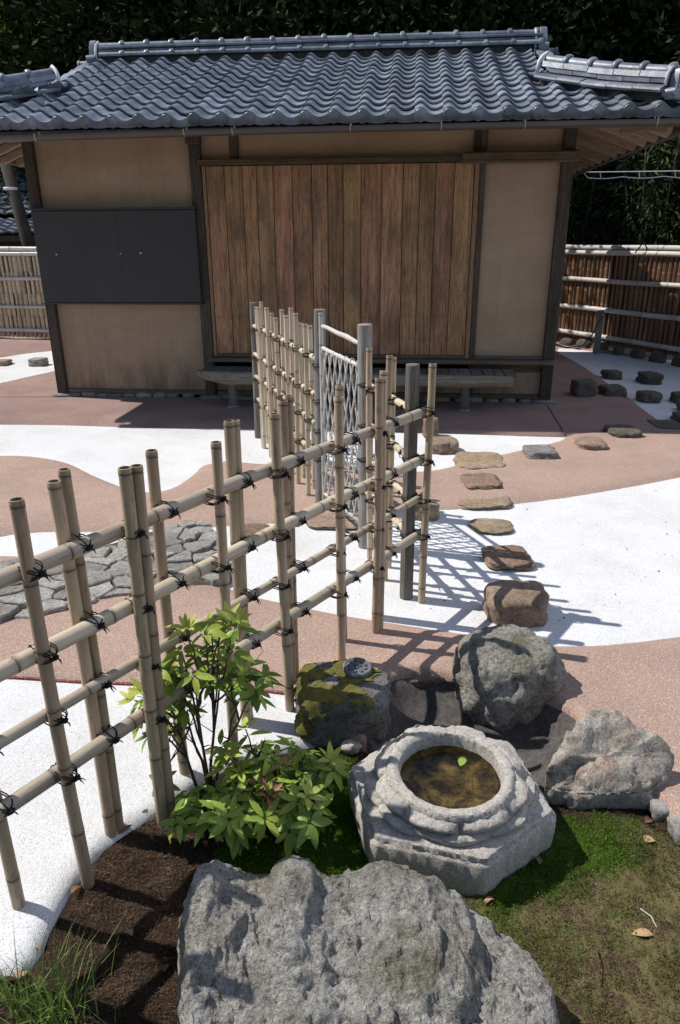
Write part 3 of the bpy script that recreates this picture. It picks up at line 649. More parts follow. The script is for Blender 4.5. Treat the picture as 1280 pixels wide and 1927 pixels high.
m.obj('log_edge', MT['log_wood'], vb, ang=50)
for x in (-.55, 1.63):
    m = MB(); m.tube([(x, -BD + .01, .03), (x + .004, -BD + .01, .10), (x - .004, -BD + .015, .18), (x, -BD + .01, .27)], [.046, .041, .042, .046], 9); m.obj('leg', MT['deck_wood'], vb, ang=50)
    link('pad_stone', fs_m[1], MT['step_tan'], vb, (x, -BD, -.005), (0, 0, .1), (.8, .9, .55))
m = MB(); m.bbox((.55, -.13, .30), (2.8, .04, .05), .004); m.obj('ledger', MT['deck_wood'], vb)

# ------------------------------------------------------------------ roof
SL = .383; SA = math.atan(SL); EY, EZ = -.72, 2.368; RY = 1.60       # eave line, ridge line (y), slope
CX = 3.16                                                              # eave corner
def rz(y): return EZ + (y - EY) * SL
GX = 2.30                                                              # gable half width
HY = EY + (CX - GX)                                                    # where hips meet the gables
# decks (underside visible)
def slab(name, pts, th_, mat, parent=None):
    m = MB(); n = len(pts); m.add(list(pts) + [(p[0], p[1], p[2] - th_) for p in pts], [tuple(range(n)), tuple(reversed(range(n, 2 * n)))] + [(i, i + n, (i + 1) % n + n, (i + 1) % n) for i in range(n)]); return part(name, m, mat, parent)
BYE = 2 * RY - EY
dk = .045
slab('roof_deck', [(-CX, EY + .02, rz(EY + .02) - dk), (CX, EY + .02, rz(EY + .02) - dk), (GX, HY, rz(HY) - dk), (GX, RY, rz(RY) - dk), (-GX, RY, rz(RY) - dk), (-GX, HY, rz(HY) - dk)], .025, MT['post_wood'])
slab('roof_deck', [(CX, BYE, rz(EY) - dk), (-CX, BYE, rz(EY) - dk), (-GX, BYE - (CX - GX), rz(HY) - dk), (-GX, RY + .002, rz(RY) - dk), (GX, RY + .002, rz(RY) - dk), (GX, BYE - (CX - GX), rz(HY) - dk)], .025, MT['post_wood'])
for s in (1, -1):
    P_ = [(s * CX, EY + .02, rz(EY) - dk), (s * CX, BYE, rz(EY) - dk), (s * (GX - .1), BYE - (CX - GX) - .1, rz(HY + .1) - dk), (s * (GX - .1), HY + .1, rz(HY + .1) - dk)]
    slab('roof_deck', P_ if s > 0 else P_[::-1], .025, MT['post_wood'])
    slab('gable_wall', [(s * (GX - .12), HY, rz(HY) - .1), (s * (GX - .12), 2 * RY - HY, rz(HY) - .1), (s * (GX - .12), RY, rz(RY) - .08)], .01, MT['plaster'])
# pantiles
TW = .224; TE = .19; TLn = .235; TT = .015
def tprof(u):
    zc = ((1 + math.cos(2 * math.pi * u)) / 2) ** 1.35 * .056
    k = min(1, max(0, (u - .62) / .28)); return zc - .013 * k * k * (3 - 2 * k)
US = [-.20, -.13, -.06, 0, .06, .13, .22, .34, .48, .62, .74, .84, .90]
def pantile(eave=False):
    m = MB(); n = len(US); vs = []
    for (y, lift) in ((-.012 if eave else 0.0, TT + .010), (TLn, 0.0)):
        for u in US: vs.append((u * TW, y, tprof(u) + lift))
        for u in US: vs.append((u * TW, y, tprof(u) + lift - TT))
    fs = []
    for i in range(n - 1):
        fs += [(i, i + 1, 2 * n + i + 1, 2 * n + i), (n + i + 1, n + i, 3 * n + i, 3 * n + i + 1), (i, n + i, n + i + 1, i + 1)]
    fs += [(0, 2 * n, 3 * n, n), (n - 1, 2 * n - 1, 4 * n - 1, 3 * n - 1)]
    m.add(vs, fs)
    if eave:
        # hanging lip and the round end disc
        vs = []; lip = [u for u in US if u > -.01]
        for u in lip:
            zt = tprof(u) + TT + .010
            lo_ = min(zt - .040, -.030 + .25 * (zt - .02))
            for yy, zz in ((-.0125, zt - .001), (-.0128, (zt + lo_) / 2), (-.0125, lo_), (-.002, lo_)): vs.append((u * TW, yy, zz))
        k = len(lip); m.add(vs, [(i * 4 + j, i * 4 + j + 1, (i + 1) * 4 + j + 1, (i + 1) * 4 + j) for i in range(k - 1) for j in range(3)])
        c = (0, -.016, .022); q = 14; rr_ = .050
        ringv = []
        for yy, r_ in ((.02, rr_), (-.014, rr_), (-.020, rr_ * .92), (-.018, rr_ * .80), (-.026, rr_ * .55), (-.029, 0.001)):
            for i in range(q): an = 2 * math.pi * i / q; ringv.append((c[0] + math.cos(an) * r_, yy, c[2] + math.sin(an) * r_))
        m.add(ringv, [(a * q + i, a * q + (i + 1) % q, (a + 1) * q + (i + 1) % q, (a + 1) * q + i) for a in range(5) for i in range(q)])
    return m.mesh('eave_tile' if eave else 'roof_tile', ang=40)
tile_m = pantile(); eave_m = pantile(True)
for mm in (tile_m, eave_m): mm.materials.append(MT['tile'])
NROW = 13; far_tiles = MB(); ntile = 0; cs, sn = math.cos(SA), math.sin(SA)
K0 = -2.0
def hip_y(s): return HY + .02 - (abs(s) - GX) if abs(s) > GX else 99
tiles = []
for k in range(-5, 25):
    s = K0 + .224 * (k - 1)
    if abs(s) > CX - .02: continue
    for j in range(NROW):
        y = EY + j * TE * cs; z = EZ + j * TE * sn
        ym = hip_y(s + (.04 if s < 0 else .1))
        if y > min(ym - .02, RY - .05): continue
        tiles.append((j, k, s, y, z))
# left end columns lie outside the picture: joined
for j, k, s, y, z in tiles:
    jit = (rb.uniform(-.002, .002), rb.uniform(-.004, .004), rb.uniform(-.001, .003)); ro = (SA + rb.uniform(-.012, .012), rb.uniform(-.012, .012), rb.uniform(-.012, .012))
    if k >= 0:
        link('eave_tile' if j == 0 else 'roof_tile', eave_m if j == 0 else tile_m, None, th, (s + jit[0], y + jit[1], z + jit[2]), ro)
    else:
        src = eave_m if j == 0 else tile_m; M_ = Matrix.Translation((s, y, z)) @ Matrix.Rotation(SA, 4, 'X')
        far_tiles.add([M_ @ v.co for v in src.vertices], [tuple(p.vertices) for p in src.polygons])
part('outer_tiles', far_tiles, MT['tile'], ang=40)['kind'] = 'stuff'
# tiles of the slopes that face away, one mesh of real waves
bt = MB()
def wave_slope(o, ex, ey, nx_, cut):       # o: eave point, ex: along the eave, ey: up slope
    for k in range(nx_):
        for j in range(NROW):
            p = o + ex * (k * TW) + ey * (j * TE)
            if cut(k * TW, j * TE): continue
            nrm = ex.cross(ey).normalized(); M_ = Matrix((( ex.x, ey.x, nrm.x, p.x), (ex.y, ey.y, nrm.y, p.y), (ex.z, ey.z, nrm.z, p.z), (0, 0, 0, 1)))
            bt.add([M_ @ Vector((u * TW, yy, tprof(u) + lf)) for yy, lf in ((0, TT), (TLn, 0)) for u in US], [(i, i + 1, len(US) + i + 1, len(US) + i) for i in range(len(US) - 1)])
wave_slope(Vector((CX - .1, BYE, EZ)), Vector((-1, 0, 0)), Vector((0, -cs, sn)), 27, lambda x, y: (y * cs > min(x + .1, 6.2 - x) and (x < .75 or x > 5.4)) )
wave_slope(Vector((CX, EY + .1, EZ)), Vector((0, 1, 0)), Vector((-cs, 0, sn)), 20, lambda x, y: y * cs > min(x + .05, BYE - EY - .1 - x, CX - GX + .1))
wave_slope(Vector((-CX, BYE - .1, EZ)), Vector((0, -1, 0)), Vector((cs, 0, sn)), 20, lambda x, y: y * cs > min(x + .05, BYE - EY - .1 - x, CX - GX + .1))
part('side_tiles', bt, MT['tile'], ang=40)['kind'] = 'stuff'
# main ridge
RZ = rz(RY)
def halfround(L, r, ring=True):
    m = MB(); q = 10; prof = [(0, r), (L - .045, r)] + ([(L - .044, r * 1.28), (L - .03, r * 1.42), (L - .012, r * 1.42), (L, r * 1.25), (L, r * .98)] if ring else [(L, r)]); vs = []
    for x, r_ in prof:
        for i in range(q + 1): an = -.25 + (math.pi + .5) * i / q; vs.append((x, -math.cos(an) * r_, math.sin(an) * r_))
    w_ = q + 1; m.add(vs, [(a * w_ + i, a * w_ + i + 1, (a + 1) * w_ + i + 1, (a + 1) * w_ + i) for a in range(len(prof) - 1) for i in range(q)] + [tuple(range(w_)), tuple(reversed(range((len(prof) - 1) * w_, len(prof) * w_)))])
    return m.mesh('ridge_cap_tile', ang=50)
RL = .27; cap_m = halfround(RL, .044); cap_m.materials.append(MT['tile']); low_m = halfround(RL, .034); low_m.materials.append(MT['tile'])
nr = 17
for i in range(nr):
    x = -2.27 + i * RL
    link('ridge_cap_tile', cap_m, None, th, (x, RY, RZ + .155 + rb.uniform(-.003, .003)), (0, rb.uniform(-.008, .008), 0))
    link('ridge_roll_tile', low_m, None, th, (x + .03, RY - .105, RZ + .055 + rb.uniform(-.003, .003)), (0, 0, 0))
    for zz, w2, hh in ((.075, .10, .028), (.105, .088, .028), (.135, .105, .022)):
        m = MB(); m.bbox((x + RL / 2 + .03, RY, RZ + zz), (RL - .003, w2 * 2, hh), .004); part('ridge_course_tile', m, MT['tile'])
m = MB(); m.box((0, RY, RZ + .0), (4.56, .15, .15)); part('ridge_core', m, MT['drain'])
def onigawara(loc, rotz, sc_=1.0):
    pr = [(-.13, -.02), (-.15, .03), (-.12, .065), (-.085, .06), (-.075, .10), (-.07, .16), (-.045, .205), (0, .222), (.045, .205), (.07, .16), (.075, .10), (.085, .06), (.12, .065), (.15, .03), (.13, -.02)]
    m = MB(); n = len(pr); lay = [(-.03, 1), (-.036, .94), (.03, .94), (.036, .88)]
    lay = [(.035, .9), (.03, 1), (-.03, 1), (-.036, .9), (-.028, .75), (-.028, .1)]
    m.add([(x_, p[0] * k * sc_, (p[1] * k + .08 * (1 - k)) * sc_) for x_, k in lay for p in pr], [(a * n + i, a * n + (i + 1) % n, (a + 1) * n + (i + 1) % n, (a + 1) * n + i) for a in range(len(lay) - 1) for i in range(n)] + [tuple(range(n)), tuple(reversed(range((len(lay) - 1) * n, len(lay) * n)))])
    m.tube([(-.03, 0, .13 * sc_), (-.045, 0, .13 * sc_)], [.035 * sc_, .028 * sc_], 10)
    for s in (-1, 1): m.tube([(-.05, s * .115 * sc_, .03 * sc_), (.05, s * .115 * sc_, .03 * sc_)], .034 * sc_, 10)
    me = m.mesh('ridge_end_tile', ang=40); o = link('ridge_end_tile', me, MT['tile'], th, loc, (0, 0, rotz)); return o
onigawara((-2.33, RY, RZ - .0), 0); onigawara((2.36, RY, RZ - .0), math.pi)
for s in (-1, 1):
    m = MB(); m.tube([(s * 2.285, RY - .10, RZ + .02), (s * 2.285, RY - .095, RZ + .1), (s * 2.285, RY - .06, RZ + .17), (s * 2.285, RY, RZ + .205)], .014, 6); part('plaster_seam', m, MT['plaster_white'])
    for i in range(3 if s < 0 else 2):      # verge tiles
        pass
    m = MB(); m.tube([(s * 2.30, RY - .03, RZ + .005), (s * 2.50, RY - .03, RZ - .01)], [.034, .036], 10); m.tube([(s * 2.49, RY - .03, RZ - .01), (s * 2.515, RY - .03, RZ - .01)], .044, 10); part('gable_end_tile', m, MT['tile'], ang=50)
# verge (gable edge) tiles, stepped plates
vg = MB(); vg.bbox((0, TLn / 2, 0), (.15, TLn, .02), .004); vgm = vg.mesh('verge_tile'); vgm.materials.append(MT['tile'])
for s in (-1, 1):
    j = 0
    while True:
        y = HY - .05 + j * TE * cs
        if y > RY - .1: break
        link('verge_tile', vgm, None, th, (s * (GX + .055), y, rz(y) + .022), (SA + .05, s * .12, 0)); j += 1
# hip ridges
def hip(s):
    A = Vector((s * (GX - .08), HY + .10, rz(HY + .10) + .01)); B_ = Vector((s * (CX - .12), EY + .12, rz(EY + .12) + .02))
    d = (B_ - A); L = d.length; hd = Vector((d.x, d.y, 0)).normalized(); side = Vector((0, 0, 1)).cross(hd).normalized(); sl = d.z / Vector((d.x, d.y, 0)).length
    Lh = Vector((d.x, d.y, 0)).length
    def P(t, off, h):      # t along 0..1, off sideways, h above the roof (with a slight upward sweep)
        return A + hd * (Lh * t) + side * off + Vector((0, 0, sl * Lh * t + h + .05 * t * t + .012))
    def strip(name, t0, t1, offs, hs, mat):   # closed section swept from t0 to t1
        m = MB(); n = len(offs); T = [t0, (t0 + t1) / 2, t1]
        m.add([P(t, o, h) for t in T for o, h in zip(offs, hs)], [(a * n + i, a * n + (i + 1) % n, (a + 1) * n + (i + 1) % n, (a + 1) * n + i) for a in range(2) for i in range(n)] + [tuple(range(n)), tuple(reversed(range(2 * n, 3 * n)))])
        return part(name, m, mat)
    nb = 5
    for i in range(nb):
        t0, t1 = i / nb + .003, (i + 1) / nb - .003; h0 = rb.uniform(-.004, .004)
        for q in (-1, 1):
            strip('hip_skirt_tile', t0, t1, [q * .02, q * .175, q * .18, q * .17, q * .02], [.085 + h0, .035 + h0, .020 + h0, .005 + h0, .06 + h0], MT['tile'])
        strip('hip_course_tile', t0 + .08, min(1, t1 + .08), [-.095, .095, .095, -.095], [.075 + h0, .075 + h0, .108 + h0, .108 + h0], MT['tile'])
        strip('hip_course_tile', t0, t1, [-.10, .10, .085, -.085], [.110 + h0, .110 + h0, .150 + h0, .150 + h0], MT['tile'])
    cm = halfround(Lh / nb / math.cos(math.atan(sl)) * .985, .050); cm.materials.append(MT['tile'])
    for i in range(nb):
        p0 = P(i / nb, 0, .155); p1 = P((i + 1) / nb, 0, .155); dd_ = p1 - p0
        o = link('hip_cap_tile', cm, None, th, tuple(p0)); o.rotation_euler = (0, -math.atan2(dd_.z, math.hypot(dd_.x, dd_.y)), math.atan2(dd_.y, dd_.x))
    strip('hip_core', .0, .98, [-.09, .09, .09, -.09], [-.05, -.05, .07, .07], MT['drain'])
    for t, r_ in ((-.01, .017), (1.0, .012)):
        m = MB(); m.tube([P(t, -.12, .06), P(t, -.10, .14), P(t, -.06, .18), P(t, 0, .215), P(t, .06, .18), P(t, .10, .14), P(t, .12, .06)], r_, 7); part('plaster_seam', m, MT['plaster_white'], smooth=True)
    e = P(1.035, 0, -.01); onigawara(tuple(e), math.atan2(hd.y, hd.x) + math.pi, .92)
hip(1); hip(-1)
# rafters, eave boards
rm = {}
for s in (1, -1):
    y = -.5
    while y < DEP + .6:
        lo = Vector((s * (CX - .07), y, EZ - .115)); hi_x = XR - .1 if y > 0 else XR - .1 + abs(y)
        if hi_x < CX - .2:
            hi = Vector((s * hi_x, y, EZ - .115 + (CX - .07 - hi_x) * SL)); d = hi - lo; m = MB(); m.bbox((0, 0, 0), (d.length, .065, .065), .004)
            o = part('rafter', m, MT['rafter']); o.location = (lo + hi) / 2; o.rotation_euler = (0, -math.atan2(d.z, abs(d.x)) if s < 0 else math.atan2(d.z, abs(d.x)), 0)
        y += .31
rfm = MB(); L_ = .40; rfm.bbox((0, 0, 0), (.045, L_, .05), .003); rme = rfm.mesh('rafter'); rme.materials.append(MT['rafter'])
x = -2.3
while x < 2.4: link('rafter', rme, None, th, (x, EY + .30 + L_ / 2 * cs, EZ - .100 + .30 * SL + L_ / 2 * sn), (SA, 0, 0)); x += .30
for s in (1, -1):
    a = Vector((s * (XR - .1), .12, 2.55)); b_ = Vector((s * (CX - .1), EY + .1, EZ - .09)); m = MB(); d = b_ - a; m.bbox((0, 0, 0), (d.length, .08, .09), .004); o = part('hip_rafter', m, MT['rafter']); o.location = (a + b_) / 2; o.rotation_euler = (0, -math.atan2(d.z, math.hypot(d.x, d.y)), math.atan2(d.y, d.x))
bpart('eave_board', -CX + .04, CX - .04, EY + .03, EY + .055, EZ - .085, EZ - .03, MT['beam_wood'])
for s in (1, -1): bpart('eave_board', s * (CX - .05) - .012, s * (CX - .05) + .012, EY + .07, BYE - .07, EZ - .085, EZ - .03, MT['beam_wood'])
bpart('wall_plate', XL - .35, XR + .35, -.055, .06, 2.48, 2.555, MT['beam_wood'])
# gutters
def gutter(a, b_, name='gutter'):
    a, b_ = Vector(a), Vector(b_); d = (b_ - a); t = d.normalized(); side = Vector((0, 0, 1)).cross(t).normalized(); m = MB(); q = 9; n = 14; r_ = .043; vs = []
    for i in range(n + 1):
        p = a + d * i / n + Vector((0, 0, .010 * math.sin(i / n * math.pi)))
        for rad_ in (r_, r_ - .004):
            for k in range(q): an = math.pi + math.pi * k / (q - 1); vs.append(p + side * math.cos(an) * rad_ + Vector((0, 0, math.sin(an) * rad_)))
    st = 2 * q; fs = []
    for i in range(n):
        for k in range(q - 1):
            fs.append((i * st + k, i * st + k + 1, (i + 1) * st + k + 1, (i + 1) * st + k)); fs.append((i * st + q + k + 1, i * st + q + k, (i + 1) * st + q + k, (i + 1) * st + q + k + 1))
        for k in (0, q - 1): fs.append((i * st + k, (i + 1) * st + k, (i + 1) * st + q + k, i * st + q + k))
    m.add(vs, fs); o = part(name, m, MT['gutter'], ang=60); mb_ = MB()
    return o
GYL = EY - .06
go = gutter((-CX, GYL, 2.278), (CX + .02, GYL, 2.318))
for s in (-2.6, -1.95, -.72, -.33, .6, 1.3, 1.93, 2.9):
    m = MB(); z0 = 2.278 + (s + CX) / (2 * CX) * .04 + .010 * math.sin((s + CX) / (2 * CX) * math.pi); m.tube([(s, GYL + .05, z0 + .03)] + [(s, GYL + math.cos(a) * .0455, z0 + math.sin(a) * .0455) for a in [-.2 - i * .28 for i in range(11)]] + [(s, GYL - .046, z0 + .008)], .0045, 5); m.obj('gutter_hook', MT['clip'], th)
m = MB(); m.tube([(-.33, GYL, 2.30), (-.24, GYL, 2.301)], .047, 12); 
gutter((CX + .03, EY, 2.29), (CX + .03, BYE, 2.27)); gutter((-CX - .03, BYE, 2.27), (-CX - .03, EY, 2.29))
m = MB(); m.bbox((2.95, EY + .17, 2.30), (.5, .02, .05), .003, Matrix.Rotation(-.1, 3, 'Y')); part('corner_board', m, MT['rafter'])
# group the pieces under the part they belong to (thing > part > sub-part)
_front = next(o for o in th.children if o.name.startswith('roof_deck')); _front.name = 'roof'
_bd = next(o for o in th.children if o.name.startswith('backing_board')); _bd.name = 'board_shutter'
_ms = next(o for o in th.children if o.name.startswith('metal_shutter'))
for o in list(th.children):
    n_ = o.name.split('.')[0]
    if n_ in ('roof_tile', 'eave_tile', 'outer_tiles', 'ridge_cap_tile', 'ridge_roll_tile', 'ridge_course_tile', 'ridge_core', 'ridge_end_tile', 'plaster_seam', 'gable_end_tile', 'verge_tile', 'hip_skirt_tile', 'hip_course_tile', 'hip_cap_tile', 'hip_core', 'side_tiles', 'rafter', 'hip_rafter', 'eave_board'): o.parent = _front
    elif n_ in ('board', 'stile', 'bottom_rail', 'nail_heads'): o.parent = _bd
    elif n_ == 'gutter_hook': o.parent = go
    elif n_ == 'paint_chip': o.parent = _ms
# ------------------------------------------------------------------ bamboo
def bamboo(L, r, seed, spacing=.17, seg=11, hollow=True, bend=.004, taper=.06, topnode=True):
    q = random.Random(seed); rings = []; z = L - .014 if topnode else L - q.uniform(.03, spacing); nodes = []
    while z > .03: nodes.append(z); z -= spacing * q.uniform(.8, 1.2)
    nodes.sort()
    rings.append((0, r, .25)); last = 0
    for nz in nodes:
        if nz - last > .06: rings.append(((nz + last) / 2, r * .99, 0))
        for dz, k, a in ((-.010, 1.0, .12), (-.004, 1.045, .35), (-.001, .965, 1.0), (.002, 1.06, .55), (.006, 1.02, .2), (.014, 1.0, .0)):
            if nz + dz < L - .001: rings.append((nz + dz, r * k, a))
        last = nz
    rings.append((L, r * .99, .15))
    if hollow: rings += [(L + .0005, r * .78, .45), (L - .02, r * .74, .95), (L - .021, .0005, 1.0)]
    else: rings += [(L, .0005, .6)]
    px, py = q.uniform(0, 6.28), q.uniform(0, 6.28); m = MB(); vs = []; at = []
    for z, rr_, a in rings:
        k = 1 - taper * z / L; ox, oy = bend * math.sin(z * 3.1 + px), bend * math.sin(z * 2.7 + py)
        for i in range(seg): an = 2 * math.pi * i / seg; vs.append((ox + math.cos(an) * rr_ * k, oy + math.sin(an) * rr_ * k, z)); at.append(a)
    n = len(rings); m.add(vs, [(a * seg + i, a * seg + (i + 1) % seg, (a + 1) * seg + (i + 1) % seg, (a + 1) * seg + i) for a in range(n - 1) for i in range(seg)] + [tuple(reversed(range(seg)))])
    me = m.mesh('bamboo', ang=38); A = me.attributes.new('node', 'FLOAT', 'POINT'); A.data.foreach_set('value', at); return me
def tie_mesh(rr_, rp, seed, frayed=True, side=-1):
    """black rope crossing: side=-1 the pole stands in front of the rail, +1 behind it"""
    q = random.Random(seed); m = MB(); cr = .0017
    cy = side * rp; sy = rr_ + rp + .0025
    for sg, tilt in ((1, .0), (-1, .0)):
        for o in (-.0022, .0022):
            P = []
            for i in range(16):
                an = 2 * math.pi * i / 16; ca, sa = math.cos(an), math.sin(an); sq = lambda v: math.copysign(abs(v) ** .72, v)
                P.append((sq(ca) * (rp + .0035) + o * .6, cy + sq(sa) * sy, sg * sq(ca) * (rr_ * .62) + o + q.uniform(-.0008, .0008)))
            m.tube(P, cr, 5, closed=True)
    P = [(0 + .004 * math.sin(i), cy + math.cos(2 * math.pi * i / 14) * sy, math.sin(2 * math.pi * i / 14) * (rr_ + .0025)) for i in range(14)]
    m.tube(P, cr, 5, closed=True)
    ky = cy - sy - .002
    for i in range(3): m.tube([(q.uniform(-.008, .004), ky, q.uniform(-.006, .002)), (q.uniform(0, .008), ky - .005, q.uniform(-.004, .004)), (q.uniform(.006, .014), ky, q.uniform(-.006, .004))], .0034, 5)
    if frayed:
        for i in range(4):
            a = q.uniform(-1.1, .2); L = q.uniform(.008, .018); d = Vector((math.cos(a), q.uniform(-.5, .1), math.sin(a) - .2)); p0 = Vector((.006, ky - .003, -.002)); m.tube([p0, p0 + d * L * .5, p0 + d * L + Vector((0, 0, -.006))], [.0022, .0017, .0008], 4)
    else: m.tube([(.004, ky, 0), (.012, ky - .004, -.010), (.016, ky - .002, -.020)], [.002, .0018, .001], 4)
    me = m.mesh('rope_tie', smooth=True); me.materials.append(MT['rope']); return me
TIE = {}
def tie(parent, x, z, rr_, rp, side, rnd):
    k = (round(rr_, 3), round(rp, 3), side, rnd.randrange(3))
    if k not in TIE: TIE[k] = tie_mesh(rr_, rp, hash(k) % 1000 if False else k[3] * 7 + 3, k[3] == 0, side)
    link('rope_tie', TIE[k], None, parent, (x, 0, z), (0, rnd.uniform(-.15, .15), 0))
def lattice(name, label, A, B_, poles, rails, mats, seed, t0=0.0, t1=None, group=None, tiez=True, zb=-.07):
    """poles: (t, side, height, radius[, twin]); rails: (z, radius)"""
    q = random.Random(seed); A = np.array(A[:2]); B_ = np.array(B_[:2]); d = B_ - A; Ln = np.linalg.norm(d); rzv = math.atan2(d[1], d[0])
    t = thing(name, label, 'fence', (A[0], A[1], 0), rzv, group); t1 = Ln if t1 is None else t1
    for z, rr_ in rails:
        L = t1 - t0; me = bamboo(L, rr_, q.random(), .30, 12, True, .004, .04, False); link('rail', me, mats[1], t, (t0, 0, z), (0, math.pi / 2, q.uniform(0, 6)) if False else (0, math.pi / 2, 0))
    rmax = max(r_ for _, r_ in rails)
    for p in poles:
        tt, side, h, rp = p[:4]; y = side * (rmax + rp + .001)
        me = bamboo(h - zb, rp, q.random(), .19); o = link('pole', me, mats[0], t, (tt, y, zb), (q.uniform(-.008, .008), q.uniform(-.008, .008), q.uniform(0, 6)))
        if len(p) > 4:
            me = bamboo(h - zb + q.uniform(-.01, .02), rp * .9, q.random(), .19); link('pole', me, mats[0], t, (tt + p[4], y + side * .004, zb), (q.uniform(-.006, .006), q.uniform(-.006, .006), q.uniform(0, 6)))
        for z, rr_ in rails: tie(t, tt + (p[4] / 2 if len(p) > 4 else 0), z, rr_, rp, side, q)
    return t
P1 = np.array([-.66, 1.398]); P12 = np.array([.369, 2.886]); DN = (P12 - P1) / np.linalg.norm(P12 - P1); AW = np.array([-DN[1], DN[0]])
A0 = P1 + AW * .036
rp = .0158
near_f = lattice('bamboo_fence', 'long tan bamboo lattice fence tied with black rope crossing the foreground', A0, A0 + DN,
    [(-.50, 1, .99, rp), (-.30, -1, 1.0, rp), (-.15, 1, .99, rp), (0, -1, 1.0, .0165), (.135, 1, .99, .0165, .027), (.262, -1, .998, .0175, .026), (.42, 1, .992, .0165), (.565, -1, .99, .0155), (.70, 1, 1.01, .0165, .025), (.838, -1, 1.015, .0165), (.955, 1, 1.025, .0165, .026),
     (1.155, -1, 1.008, .0165), (1.285, 1, 1.02, .016), (1.405, -1, 1.035, .0165, .024), (1.555, 1, 1.03, .016, .022), (1.802, -1, 1.03, .0165)],
    [(.832, .0205), (.625, .0205), (.452, .0150), (.286, .0200)], (MT['bam_tan'], MT['bam_grey']), 21, -.62, 1.86)
def logpost(name, label, x, y, h, r_, mat, seg, seed, group=None):
    q = random.Random(seed); m = MB(); n = 9; P = []; rad = []
    path = [(0, 0, -.08 + (h + .08) * i / n) for i in range(n + 1)]; vs = []
    for i, p in enumerate(path):
        for k in range(seg):
            an = 2 * math.pi * k / seg; rr_ = r_ * (1.06 - .08 * i / n) * (1 + .05 * noise.noise(Vector((math.cos(an) * 1.5 + seed, math.sin(an) * 1.5, p[2] * 4)))); vs.append((math.cos(an) * rr_, math.sin(an) * rr_, p[2]))
    top = n * seg; m.add(vs, [(a * seg + k, a * seg + (k + 1) % seg, (a + 1) * seg + (k + 1) % seg, (a + 1) * seg + k) for a in range(n) for k in range(seg)])
    m.add([(v[0], v[1], h) for v in vs[top:]] + [(v[0] * .9, v[1] * .9, h + .004) for v in vs[top:]] + [(0, 0, h + .005)], [(k, (k + 1) % seg, (k + 1) % seg + seg, k + seg) for k in range(seg)] + [(seg + k, seg + (k + 1) % seg, 2 * seg) for k in range(seg)])
    o = m.obj(name, mat, None, ang=35 if seg > 9 else 20); o.location = (x, y, 0); o.rotation_euler = (q.uniform(-.01, .01), q.uniform(-.01, .01), q.uniform(0, 1)); return tag(o, label, 'post', group)
PD = np.array([.300, 2.925]); GR = np.array([.135, 3.517]); GL = np.array([-.115, 4.098]); FP = np.array([-.668, 5.764])
logpost('fence_post', 'dark weathered octagonal post at the end of the foreground fence', PD[0], PD[1], 1.017, .030, MT['dark_post'], 8, 3)
logpost('gate_post', 'thick silver-grey log gate post on the near side of the lattice gate', GR[0], GR[1], 1.112, .037, MT['grey_post'], 16, 4)
logpost('gate_post', 'slimmer grey log gate post on the far side of the lattice gate', GL[0], GL[1], 1.13, .033, MT['grey_post'], 16, 6)
logpost('fence_post', 'grey log post ending the far fence before the board shutters', FP[0], FP[1], 1.035, .031, MT['dark_post'], 14, 8)
lattice('bamboo_fence', 'short return of bamboo lattice between the dark post and the thick gate post', GR + (PD - GR) * .06, PD,
    [(.12, -1, 1.025, .0145), (.25, 1, 1.0, .014), (.38, -1, 1.03, .0150), (.50, 1, 1.0, .0145)], [(.83, .016), (.63, .016), (.45, .014), (.28, .016)], (MT['bam_tan'], MT['bam_pale']), 22)
q = random.Random(9); bp = []
for i, tt in enumerate([.06, .16, .27, .39, .50, .62, .74, .87, 1.0, 1.13, 1.27, 1.42, 1.56]):
    bp.append((tt, -1 if i % 2 == 0 else 1, 1.06 + q.uniform(-.05, .035) - .01 * i * .1, .0155) + ((.028,) if i in (4, 9, 11) else ()))
lattice('bamboo_fence', 'pale bamboo lattice fence running from the gate towards the board shutters', GL, FP, bp, [(.865, .0165), (.645, .0165), (.475, .0155), (.285, .0165)], (MT['bam_pale'], MT['bam_pale']), 23)
# rope round the log posts
m = MB()
def postwrap(P, dirv, z, r_, sc_=1.0):
    m = MB(); q = random.Random(int(z * 1000))
    for k in range(3): m.tube([(math.cos(a) * (r_ + .003), math.sin(a) * (r_ + .003), z + k * .005 - .006 + .01 * math.sin(a + k)) for a in [i * 2 * math.pi / 14 for i in range(14)]], .0021, 5, closed=True)
    e = Vector((dirv[0], dirv[1], 0)).normalized(); c = e * (r_ + .012)
    for k in range(6): m.tube([c * .8 + Vector((0, 0, z)), c * 1.2 + Vector((q.uniform(-.012, .012), q.uniform(-.012, .012), z + q.uniform(-.012, .012))), c * 1.5 + Vector((q.uniform(-.025, .025), q.uniform(-.025, .025), z + q.uniform(-.03, .01)))], [.003, .0022, .001], 4)
    return m
for lab, P, dv, r_ in (('dark end post', PD, GR - PD, .031), ('thick gate post', GR, PD - GR, .040), ('far gate post', GL, FP - GL, .036), ('far end post', FP, GL - FP, .033)):
    for z, hh in ((.835, 'top'), (.63, 'upper'), (.455, 'lower'), (.283, 'lowest')):
        o = postwrap(P, dv, z, r_).obj('rope_binding', MT['rope'], None, smooth=True); o.location = (P[0], P[1], 0); tag(o, 'black rope binding at the %s rail of the %s' % (hh, lab), 'rope', 'rope bindings on fence posts')
